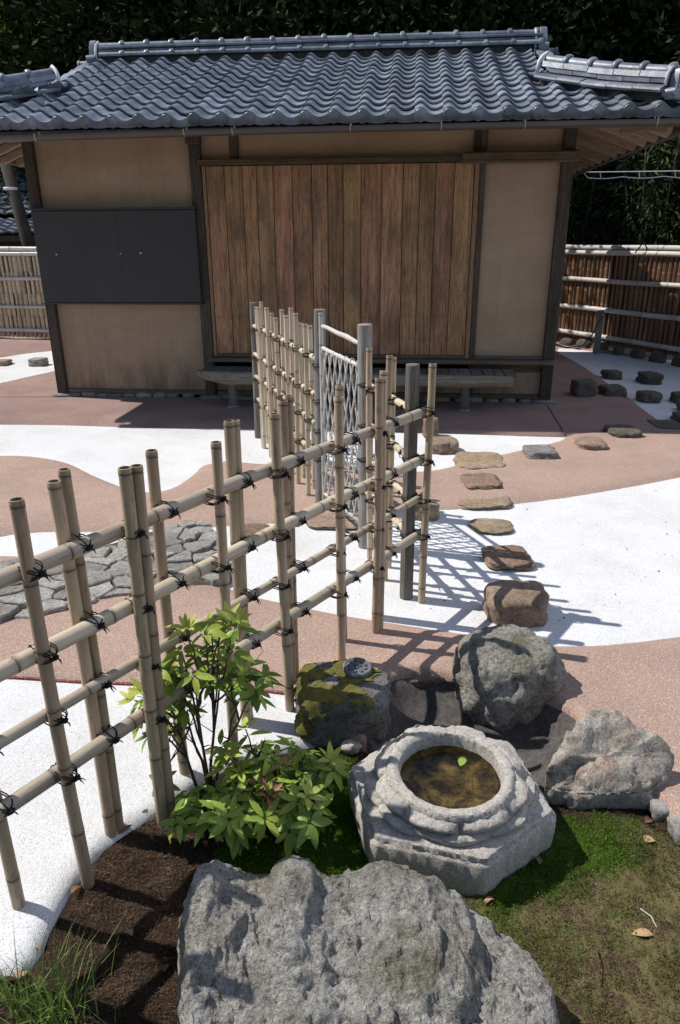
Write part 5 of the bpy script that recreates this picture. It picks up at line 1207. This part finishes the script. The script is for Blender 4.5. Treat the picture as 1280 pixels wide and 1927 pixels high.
low = [(340, 1548, 'mid', 1.50), (330, 1535, 'dark', 1.52), (388, 1548, 'mid', 1.50), (405, 1525, 'mid', 1.53), (432, 1542, 'mid', 1.50), (462, 1530, 'mid', 1.52), (448, 1560, 'dark', 1.48), (498, 1540, 'mid', 1.50), (520, 1515, 'mid', 1.53), (505, 1498, 'red', 1.55), (550, 1530, 'mid', 1.51), (578, 1500, 'lime', 1.52), (562, 1508, 'mid', 1.52), (582, 1548, 'dark', 1.48), (600, 1525, 'dark', 1.52), (535, 1482, 'dark', 1.58), (505, 1470, 'dark', 1.60), (470, 1490, 'dark', 1.58), (440, 1500, 'mid', 1.56), (410, 1490, 'dark', 1.6), (450, 1455, 'mid', 1.64), (480, 1440, 'mid', 1.66), (425, 1445, 'mid', 1.65), (430, 1425, 'lime', 1.67), (415, 1405, 'mid', 1.68), (505, 1420, 'mid', 1.70), (530, 1440, 'dark', 1.68), (550, 1405, 'dark', 1.74), (580, 1415, 'dark', 1.72), (565, 1450, 'dark', 1.66), (600, 1455, 'dark', 1.64), (622, 1432, 'lime', 1.66), (628, 1450, 'mid', 1.64), (595, 1482, 'dark', 1.60), (462, 1372, 'lime', 1.74), (545, 1565, 'dark', 1.47), (520, 1400, 'dark', 1.76), (480, 1405, 'dark', 1.74), (350, 1500, 'dark', 1.58), (370, 1520, 'dark', 1.54)]
shrub('broadleaf_shrub', 'low spreading glossy shrub with one bronze tip left of the basin', lb, tipsfrom(low, 1.6, .012), 6, .056, 1, .6)

# ------------------------------------------------------------------ moss, litter, grass
def blades(name, P, h0, h1, wd, mat, seed, lean=.5, parent=None, flat=False):
    r_ = np.random.default_rng(seed); n = len(P); an = r_.random(n) * 6.283; h = h0 + (h1 - h0) * r_.random(n); ln = lean * (r_.random(n)); an2 = r_.random(n) * 6.283
    d = np.stack([np.cos(an), np.sin(an), np.zeros(n)], 1) * (wd * (.6 + .8 * r_.random(n)))[:, None] / 2
    tip = np.stack([np.cos(an2) * ln * h, np.sin(an2) * ln * h, h * np.sqrt(np.maximum(.02, 1 - ln ** 2))], 1)
    if flat: tip[:, 2] = h * .12 * r_.random(n)
    A = P - d; B_ = P + d; C_ = P + tip * .55 + d * .8 + (np.array([0, 0, .0]) if not flat else 0); E_ = P + tip
    V = np.stack([A, B_, P + tip * .55 + d * .7, P + tip * .55 - d * .7, E_], 1).reshape(-1, 3); F = []
    for i in range(n): b = i * 5; F += [(b, b + 1, b + 2, b + 3), (b + 3, b + 2, b + 4)]
    me = bpy.data.meshes.new(name); me.from_pydata(V.tolist(), [], F); me.update(); o = link(name, me, mat); return o
def scatter(polyg, n, seed, fn=None):
    r_ = np.random.default_rng(seed); lo, hi = polyg.min(0), polyg.max(0); P = lo + (hi - lo) * r_.random((n * 3, 2)); P = P[inside(P, polyg)]
    if fn is not None: P = P[fn(P) > r_.random(len(P))]
    P = P[:n]; return P
BTRI_v = V2[bd]; kdb = KDTree(int(bd.sum()))
for i, v in enumerate(BTRI_v): kdb.insert((v[0], v[1], 0), i)
kdb.balance(); BZv = Z[bd]
def onbed(P): return np.column_stack([P, [BZv[kdb.find((x, y, 0))[1]] for x, y in P]])
VIS = poly([(-80, 1820), (60, 1780), (160, 1610), (330, 1480), (560, 1390), (700, 1390), (1000, 1470), (1200, 1505), (1320, 1580), (1330, 1990), (-80, 1990)])
inbed = lambda P: inside(P, BED).astype(float)
gP = scatter(VIS, 90000, 1, lambda P: green(P) * inbed(P)); clump = np.clip(vnoise(gP, 30, 2) * .5 + .5 + vnoise(gP, 9, 8) * .5, 0.05, 1.3)
gP3 = onbed(gP); gP3[:, 2] += clump * .014 - .002
tag(blades('moss', gP3, .003, .008, .0024, MT['moss'], 2, .9), 'bright green moss cushion round the foot of the stone basin', 'moss', None, 'stuff')
oP = scatter(VIS, 50000, 3, lambda P: olive(P) * np.clip(.5 + vnoise(P, 11, 4) * 1.2, 0, 1) * inbed(P)); oP3 = onbed(oP)
tag(blades('dry_moss', oP3, .003, .010, .0022, MT['moss_dry'], 4, .8), 'thin olive moss on bare earth at the lower right', 'moss', None, 'stuff')
lP = scatter(VIS, 70000, 5, lambda P: np.clip(1.05 - 1.1 * olive(P) - green(P), 0, 1) * np.clip(.35 + vnoise(P, 6, 3) + .35, .1, 1) * inbed(P)); lP3 = onbed(lP); lP3[:, 2] += .004 + .010 * np.clip(vnoise(lP, 14, 6), 0, 1)
tag(blades('plant_litter', lP3, .004, .020, .0014, MT['needle'], 6, .97, flat=True), 'brown fibrous dry litter covering the soil at the lower left', 'litter', None, 'stuff')
l2 = scatter(VIS, 16000, 15, lambda P: olive(P) * .8 * inbed(P)); l23 = onbed(l2); l23[:, 2] += .003
tag(blades('plant_debris', l23, .006, .026, .0018, MT['needle'], 16, .97, flat=True), 'scattered brown fibres over the olive moss', 'litter', None, 'stuff')
o2 = scatter(VIS, 45000, 23, lambda P: olive(P) * np.clip(vnoise(P, 7, 14) * 2.2 + .12 + .8 * vnoise(P, 22, 3), 0, 1) * inbed(P)); o23 = onbed(o2); o23[:, 2] += .002
tag(blades('moss_patches', o23, .003, .007, .0022, MT['moss'], 24, .9), 'small green moss patches dotted over the olive ground', 'moss', None, 'stuff')
def tuft(name, label, px, n, L, spread, seed, mat='grass', wd=.0032):
    q = random.Random(seed); c = g(px[0], px[1], BEDZ); m = MB()
    for i in range(n):
        a = q.uniform(0, 6.28); b = Vector((q.gauss(0, spread), q.gauss(0, spread * .6), 0)); ll = L * q.uniform(.45, 1.1); ln = q.uniform(.15, .75); d = Vector((math.cos(a), math.sin(a), 0)); s = Vector((-d.y, d.x, 0)) * wd * q.uniform(.5, 1.1); pts = []
        for k in range(5): u = k / 4; pts.append(b + d * (ll * ln * u * u) + Vector((0, 0, ll * (u - .35 * ln * u * u))))
        vs = [];
        for k, p in enumerate(pts): w_ = (1 - (k / 4) ** 2) * .5 + .02; vs += [p - s * w_, p + s * w_]
        m.add(vs, [(2 * k, 2 * k + 1, 2 * k + 3, 2 * k + 2) for k in range(4)])
    o = m.obj(name, MT[mat]); o.location = tuple(c); return tag(o, label, 'grass')
tuft('grass_tuft', 'loose tuft of long green grass in the bottom left corner', (95, 1925), 170, .21, .05, 3)
tuft('grass_tuft', 'short grass blades at the slab corner on the left picture edge', (18, 1880), 40, .11, .03, 4)
tuft('grass_tuft', 'tiny grass sprout in the moss right of the basin', (1072, 1632), 5, .03, .004, 5)
tuft('grass_tuft', 'small green weed beside the left end of the large boulder', (372, 1890), 14, .05, .012, 8)
tuft('grass_tuft', 'tiny bright weed in the brown litter', (285, 1580), 6, .02, .005, 9)
DL = [leaf_mesh('fallen_leaf', .05, .022, .5, .3), leaf_mesh('fallen_leaf', .036, .02, .9, .5), leaf_mesh('fallen_leaf', .06, .02, -.3, -.2)]
for L in DL: L.materials.append(MT['dead_leaf'])
FLV = [(75, 1795, 'curled tan leaf at the tip of the white slab', 0, .5), (55, 1835, 'folded brown leaf above the grass in the corner', 2, 1.9), (310, 1838, 'pale upright leaf on dark soil by the grass', 1, .2), (210, 1575, 'long dark brown leaf under the slab edge', 2, -1.2), (1085, 1508, 'orange-brown leaf tucked under the flat boulder', 2, -1.3), (1130, 1510, 'second brown leaf tucked under the flat boulder', 0, -1.0), (1212, 1555, 'pale pinkish leaf on moss near the edging stones', 0, -.9), (1188, 1582, 'small tan leaf on moss below the flat boulder', 1, .4), (1232, 1590, 'dark oval leaf near the right picture edge', 0, 1.2), (1228, 1768, 'yellow-green fallen leaf at the lower right', 0, 1.2), (390, 1602, 'small pale leaf at the foot of the low shrub', 1, .8), (280, 1530, 'small tan leaf just below the slab edge', 1, 2.2), (135, 1690, 'reddish leaf scrap near the slab edge', 1, -.4), (250, 1770, 'red-brown leaf scrap in the middle of the litter', 1, .9), (930, 1700, 'thin pale curled leaf behind the large boulder', 1, 1.7), (1015, 1635, 'dark round leaf beside the basin foot', 1, .1)]
for i, (x, y, lab, k, rz_) in enumerate(FLV):
    p = g(x, y, BEDZ); tag(link('fallen_leaf', DL[k], None, None, (p[0], p[1], BEDZ + .014), (q.uniform(-.25, .25), q.uniform(-.4, .4), rz_)), lab, 'leaf', 'fallen leaves')
for i, (a, b_, lab) in enumerate([((1205, 1715), (1238, 1755), 'pale dry twig lying on olive moss'), ((1120, 1790), (1125, 1850), 'thin brown twig lying on moss beside the boulder'), ((1250, 1760), (1290, 1800), 'bent twig at the right picture edge')]):
    A, B_ = g(*a, BEDZ), g(*b_, BEDZ); m = MB(); m.tube([A + [0, 0, .008], (A + B_) / 2 + [.006, .004, .012], B_ + [0, 0, .008]], [.0018, .0016, .0009], 5); tag(m.obj('twig', MT['twig'] if i else MT['lath']), lab, 'twig')

wd_ = np.array([g(random.uniform(-20, 1290), random.uniform(660, 1250), -.036) for _ in range(900)]); wd_ = wd_[inside(wd_[:, :2], W1) | inside(wd_[:, :2], W2) | inside(wd_[:, :2], W4) | inside(wd_[:, :2], W3)][:260]
tag(blades('paving_debris', wd_ + np.array([0, 0, .002]), .008, .022, .008, MT['needle'], 55, .97, flat=True), 'tiny dark leaf scraps lying about on the white paving', 'litter', None, 'stuff')
# ------------------------------------------------------------------ background fences
def slat_fence(name, label, A, B_, h, sw, rows, mat, rails, railmat, seed, base_z=.02):
    q = random.Random(seed); A = np.array(A); B_ = np.array(B_); d = B_ - A; L = np.linalg.norm(d); t = thing(name, label, 'fence', (A[0], A[1], 0), math.atan2(d[1], d[0]))
    var = [bamboo(1.0, 1.0, seed + i, .28 + .05 * i, 8, False, 0, 0, False) for i in range(4)]
    for v in var: v.materials.append(mat)
    zs = [base_z] + list(rows) + [h]; x = sw / 2
    while x < L:
        for k in range(len(zs) - 1):
            hh = zs[k + 1] - zs[k]; r_ = sw * .5 * q.uniform(.88, 1.04); link('slat', var[q.randrange(4)], None, t, (x + q.uniform(-.003, .003), q.uniform(-.004, .004), zs[k] + q.uniform(-.004, .004)), (q.uniform(-.006, .006), q.uniform(-.01, .01), q.uniform(0, 6)), (r_, r_ * .7, hh))
        x += sw
    m = MB(); m.box((L / 2, .03, h / 2 + base_z / 2), (L, .012, h - base_z - .04)); m.obj('backing', MT['post_wood'], t)
    for z, rr_, yo in rails: link('rail', bamboo(L, rr_, q.random(), .55, 10, False, .003, .02, False), railmat, t, (0, yo, z), (0, math.pi / 2, 0))
    return t
slat_fence('bamboo_screen', 'pale cream bamboo screen fence behind the left side of the house', (-6.9, 12.35), (-4.0, 11.75), 1.33, .082, (.35, .70, 1.02), MT['bam_pale'], [(1.37, .035, .0), (1.30, .030, -.055), (.93, .030, -.055), (.50, .024, -.055), (.13, .030, -.055)], MT['bam_white'], 41)
slat_fence('bamboo_screen', 'red-brown bamboo screen fence with whitish rails right of the house', (3.0, 12.25), (5.6, 6.55), 1.30, .085, (), MT['bam_brown'], [(1.36, .032, .0), (1.29, .032, -.055), (.92, .032, -.055), (.53, .034, -.06), (.16, .034, -.06)], MT['bam_white'], 42, .06)
# rubble at the foot of the right fence
for i in range(14):
    u = .10 + i * .055; x, y = 3.0 + 2.6 * u, 12.25 - 5.7 * u; nx_, ny_ = -.91, -.41
    o = link('rubble_stone', rock_mesh('rubble_stone', .09 + .05 * q.random(), .06, .11 + .05 * q.random(), 500 + i, 3.0, .2, 3, 0, 1.6, .1), MT['step_dark'], None, (x + nx_ * .12, y + ny_ * .12, -.04), (0, 0, q.uniform(-.5, .5) + 2.0)); tag(o, 'dark rubble stone under the brown bamboo screen, number %s counted from the house' % ('one two three four five six seven eight nine ten eleven twelve thirteen fourteen'.split()[i]), 'stone', 'rubble stones under the brown screen')
# rope hanging on the top rail
c_ = atY(1205, 470, 9.95); m = MB(); m.tube([(c_[0] - .06, c_[1], 1.30), (c_[0] - .01, c_[1] - .05, 1.40), (c_[0] + .03, c_[1], 1.43), (c_[0] + .06, c_[1] - .06, 1.36), (c_[0] + .08, c_[1] - .02, 1.28)], .008, 6); tag(m.obj('rope_loop', MT['rope'], None, True), 'dark rope looped over the top rail of the brown screen', 'rope')
# tap post and hose
tpp = g(1122, 663, -.02); tp_ = thing('tap_post', 'slim grey standpipe post with a tap and green hose by the brown screen', 'tap post', tuple(tpp))
m = MB(); m.bbox((0, 0, .28), (.075, .075, .58), .006); m.obj('post', MT['step_grey'], tp_)
m = MB(); m.tube([(0, -.04, .53), (0, -.09, .53), (0, -.10, .50)], .013, 8); m.tube([(0, -.06, .53), (0, -.06, .57)], .01, 6); m.tube([(-.03, -.06, .575), (.03, -.06, .575)], .008, 6); m.obj('tap', MT['clip'], tp_, smooth=True)
m = MB(); m.tube([(0, -.10, .50), (-.06, -.12, .42), (-.12, -.1, .25), (-.22, -.06, .10), (-.40, .05, .06), (-.62, .2, .10)], .010, 7); m.obj('hose', MT['hose'], tp_, smooth=True)
# white cables under the right eave
ca = atY(1098, 324, 10.0); cb = atY(1330, 321, 9.6)
for i, (dz, sag, lab) in enumerate([(0, .0, 'taut upper white cable beyond the right eave'), (-.02, .055, 'sagging lower white cable beyond the right eave')]):
    m = MB(); m.tube([tuple(ca + (cb - ca) * u + np.array([0, 0, dz * (u > 0) - sag * (abs(math.sin(u * 9.4)) * .35 + .65) * (u > .02)])) for u in np.linspace(0, 1, 25)], .006, 6); tag(m.obj('cable', MT['cable'], None, True), lab, 'cable')
for i, u in enumerate((.14, .46, .75)):
    p = ca + (cb - ca) * u; m = MB(); m.tube([p + [0, 0, .012], p + [.008, 0, -.02], p + [.015, 0, -.065]], .006, 5); tag(m.obj('cable_clip', MT['cable']), ('leftmost', 'middle', 'rightmost')[i] + ' white clip joining the two cables', 'clip', 'cable clips')

# ------------------------------------------------------------------ neighbouring house at the far left
nb = thing('neighbour_house', 'house with steep blue-grey tiled roof partly seen at the left edge', 'house', (-7.3, 13.9, 0))
m = MB(); m.bbox((0, 2.2, .9), (5.2, 4.0, 1.8), .02); m.obj('wall', MT['plaster'], nb)
def tile_sheet(name, xw, y0, z0, y1, z1, tw, te, parent):
    nc = int(xw / tw); L = math.hypot(y1 - y0, z1 - z0); nrw = int(L / te); m = MB(); uy, uz = (y1 - y0) / L, (z1 - z0) / L
    for r_ in range(nrw):
        vs = []
        for e, lift in ((0, .035), (te * 1.05, .0)):
            for c in range(nc * 4 + 1):
                z_ = .03 * ((1 + math.cos(c / 4 * 2 * math.pi)) / 2) + lift; s_ = r_ * te + e; vs.append((-xw / 2 + c * tw / 4, y0 + uy * s_ - uz * z_, z0 + uz * s_ + uy * z_))
        n_ = nc * 4 + 1; vs += [(v[0], v[1] + uz * .03, v[2] - uy * .03) for v in vs[:n_]]
        m.add(vs, [(i, i + 1, n_ + i + 1, n_ + i) for i in range(n_ - 1)] + [(i + 1, i, 2 * n_ + i, 2 * n_ + i + 1) for i in range(n_ - 1)])
    return m.obj(name, MT['tile'], parent)
tile_sheet('upper_roof', 5.6, .10, 1.92, 2.2, 3.25, .20, .16, nb); tile_sheet('lower_roof', 5.6, -.65, 1.60, .25, 1.90, .20, .16, nb)
m = MB(); m.bbox((0, -.62, 1.52), (5.6, .06, .10), .01); m.obj('eave_board', MT['post_wood'], nb)
m = MB(); m.bbox((1.4, .17, 1.0), (1.4, .04, 1.2), .01); m.obj('window', MT['metal_dark'], nb)
# dark leaning pole with a pale band
pa, pb = atY(8, 298, 12.6), atY(62, 500, 12.4); m = MB(); dv = (pb - pa); pb2 = pb + dv * 1.1; pt = pa - dv * .25
lp = thing('leaning_pole', 'dark leaning timber pole with a pale band at the left edge', 'pole', (pb2[0], pb2[1], 0))
o_ = np.array([pb2[0], pb2[1], 0]); m.tube([pb2 - o_, (pb2 + pt) / 2 - o_ + [.02, 0, 0], pt - o_], [.11, .10, .09], 12); m.obj('trunk', MT['bark'], lp, smooth=True)
pm = atY(20, 355, 12.5); m = MB(); m.tube([pm - o_ + np.array([0, 0, .02]), pm - o_ - np.array([0, 0, .02])], .108, 12); m.obj('band', MT['cable'], lp, smooth=True)

# ------------------------------------------------------------------ trees
def crown_mesh(name, rx, ry, rz_, n, lsize, seed, clumps=70, shell=.55, narrow=.5, droop=0.0):
    r_ = np.random.default_rng(seed); d = r_.normal(size=(clumps, 3)); d /= np.linalg.norm(d, axis=1)[:, None]; rad = shell + (1 - shell) * r_.random(clumps); C = d * rad[:, None] * np.array([rx, ry, rz_])
    ci = r_.integers(0, clumps, n); cs_ = (.10 + .16 * r_.random(clumps))[ci][:, None]; P = C[ci] + r_.normal(size=(n, 3)) * cs_ * np.array([rx, ry, rz_]) * np.array([1, 1, .7])
    D = P - C[ci] * .85 + r_.normal(size=(n, 3)) * .25; D[:, 2] -= droop * np.linalg.norm(D, axis=1); D /= np.linalg.norm(D, axis=1)[:, None] + 1e-9
    U = r_.normal(size=(n, 3)); S = np.cross(D, U); S /= np.linalg.norm(S, axis=1)[:, None] + 1e-9; L = (lsize * (.6 + .8 * r_.random(n)))[:, None]
    V = np.stack([P, P + D * L * .5 + S * L * narrow * .5, P + D * L, P + D * L * .5 - S * L * narrow * .5], 1).reshape(-1, 3); F = [(4 * i, 4 * i + 1, 4 * i + 2, 4 * i + 3) for i in range(n)]
    me = bpy.data.meshes.new(name); me.from_pydata(V.tolist(), [], F); me.update(); return me
CR = [crown_mesh('crown', 2.3, 2.0, 2.6, 22000, .145, 60 + i, 110) for i in range(3)]
for c in CR: c.materials.append(MT['tree_leaf'])
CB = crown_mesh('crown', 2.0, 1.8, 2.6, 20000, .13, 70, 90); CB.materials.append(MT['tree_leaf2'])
def trunk_mesh(h, r_, seed):
    q = random.Random(seed); m = MB(); path = [(q.uniform(-.12, .12) * i / 6, q.uniform(-.12, .12) * i / 6, h * i / 6) for i in range(7)]; m.tube(path, [r_ * (1 - .75 * i / 6) for i in range(7)], 9)
    for k in range(7):
        i = q.randrange(2, 6); b = Vector(path[i]); a = q.uniform(0, 6.28); e = b + Vector((math.cos(a) * 1.5, math.sin(a) * 1.4, q.uniform(.6, 1.5))); m.tube([b, (b + e) / 2 + Vector((0, 0, .15)), e], [r_ * .35, r_ * .22, r_ * .08], 6)
    return m.mesh('trunk', smooth=True)
TR = [trunk_mesh(6.0, .17, 80 + i) for i in range(3)]
for t_ in TR: t_.materials.append(MT['bark'])
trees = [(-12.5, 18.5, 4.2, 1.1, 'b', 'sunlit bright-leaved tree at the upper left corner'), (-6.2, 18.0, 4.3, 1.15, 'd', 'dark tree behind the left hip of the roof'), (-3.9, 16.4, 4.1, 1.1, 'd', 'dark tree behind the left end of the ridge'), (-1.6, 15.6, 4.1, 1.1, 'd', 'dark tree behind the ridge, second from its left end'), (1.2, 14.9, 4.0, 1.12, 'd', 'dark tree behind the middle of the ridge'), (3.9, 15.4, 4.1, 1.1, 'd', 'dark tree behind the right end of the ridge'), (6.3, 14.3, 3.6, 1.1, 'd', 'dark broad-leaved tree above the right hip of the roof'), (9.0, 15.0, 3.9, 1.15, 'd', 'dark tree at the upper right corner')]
_t = atY(25, 95, 16.0); trees.append((_t[0] - .6, 16.0, _t[2] - .25, .66, 'b', 'smaller sunlit tree with bright leaves in the upper left corner')); trees[0] = trees[0][:5] + ('tall tree with leaves coloured as sunlit behind the neighbouring roof',)
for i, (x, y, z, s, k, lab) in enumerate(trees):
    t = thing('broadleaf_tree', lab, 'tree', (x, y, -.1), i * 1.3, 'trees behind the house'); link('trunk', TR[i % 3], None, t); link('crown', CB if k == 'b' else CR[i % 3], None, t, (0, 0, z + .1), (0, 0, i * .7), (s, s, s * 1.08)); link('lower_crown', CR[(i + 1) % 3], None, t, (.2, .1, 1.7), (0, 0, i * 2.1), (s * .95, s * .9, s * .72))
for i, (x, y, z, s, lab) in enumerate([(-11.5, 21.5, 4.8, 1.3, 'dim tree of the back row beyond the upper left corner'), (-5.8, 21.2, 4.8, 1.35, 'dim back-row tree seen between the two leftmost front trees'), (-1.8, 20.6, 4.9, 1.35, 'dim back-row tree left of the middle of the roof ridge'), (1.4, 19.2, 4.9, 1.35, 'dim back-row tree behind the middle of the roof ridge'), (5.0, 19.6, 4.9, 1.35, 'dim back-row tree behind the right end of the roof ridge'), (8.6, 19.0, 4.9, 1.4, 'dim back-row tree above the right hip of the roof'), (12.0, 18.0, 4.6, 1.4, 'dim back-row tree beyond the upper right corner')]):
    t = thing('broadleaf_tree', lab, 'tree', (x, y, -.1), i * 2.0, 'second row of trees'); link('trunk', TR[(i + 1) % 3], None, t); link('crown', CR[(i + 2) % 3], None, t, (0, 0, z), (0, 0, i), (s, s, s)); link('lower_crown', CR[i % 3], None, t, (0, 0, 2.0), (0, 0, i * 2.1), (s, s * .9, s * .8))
# bamboo thicket beyond the right fence
BL = crown_mesh('foliage', .75, .65, 1.7, 7000, .15, 90, 60, .3, .16, .9); BL.materials.append(MT['bamboo_leaf'])
for i, (x, y, s, lab) in enumerate([(4.0, 13.2, 1.0, 'bamboo clump beyond the brown screen, next to the house corner'), (5.0, 12.2, 1.05, 'second bamboo clump beyond the brown screen'), (5.9, 11.2, 1.0, 'third bamboo clump beyond the brown screen, near the picture edge'), (6.6, 13.0, 1.2, 'taller bamboo clump farther behind the brown screen'), (7.2, 10.4, 1.1, 'bamboo clump at the right picture edge behind the screen'), (3.2, 14.0, 1.1, 'bamboo clump half hidden behind the right side of the house')]):
    t = thing('bamboo_clump', lab, 'bamboo', (x, y, -.1), i * 1.1, 'bamboo thicket'); link('foliage', BL, None, t, (0, 0, 1.75), (0, 0, i), (s, s, s)); link('foliage', BL, None, t, (.2, .1, 1.0), (0, .2, i * 2.5), (s, s, s * .7)); m = MB()
    for k in range(9): a = k * .7; m.tube([(math.cos(a) * .35, math.sin(a) * .3, 0), (math.cos(a) * .45, math.sin(a) * .4, 1.6), (math.cos(a) * .75, math.sin(a) * .7, 3.2)], [.022, .018, .006], 6)
    m.obj('culms', MT['bark'], t, smooth=True)
# far wooded slope closing the view
r_ = np.random.default_rng(5); m = MB(); nx_, nz_ = 60, 12; vs = []
for j in range(nz_):
    for i in range(nx_):
        x = -34 + 68 * i / (nx_ - 1); v = j / (nz_ - 1); vs.append((x, 24 + v * 9 + 1.2 * noise.noise(Vector((x * .3, v * 3, 0))), -.3 + 9.0 * v ** .8 + 1.5 * noise.noise(Vector((x * .35, v * 4, 7))) * v))
m.add(vs, [(j * nx_ + i, j * nx_ + i + 1, (j + 1) * nx_ + i + 1, (j + 1) * nx_ + i) for j in range(nz_ - 1) for i in range(nx_ - 1)]); o = m.obj('hillside', MT['far_green'], None, True); struct(o)
HW = crown_mesh('hillside_wood', 30, 3.5, 4.5, 30000, .35, 33, 260, .2); HW.materials.append(MT['tree_leaf'])
tag(link('hillside_wood', HW, None, None, (0, 25, 4.0)), 'dark wood on the slope far behind the house', 'wood', None, 'stuff')
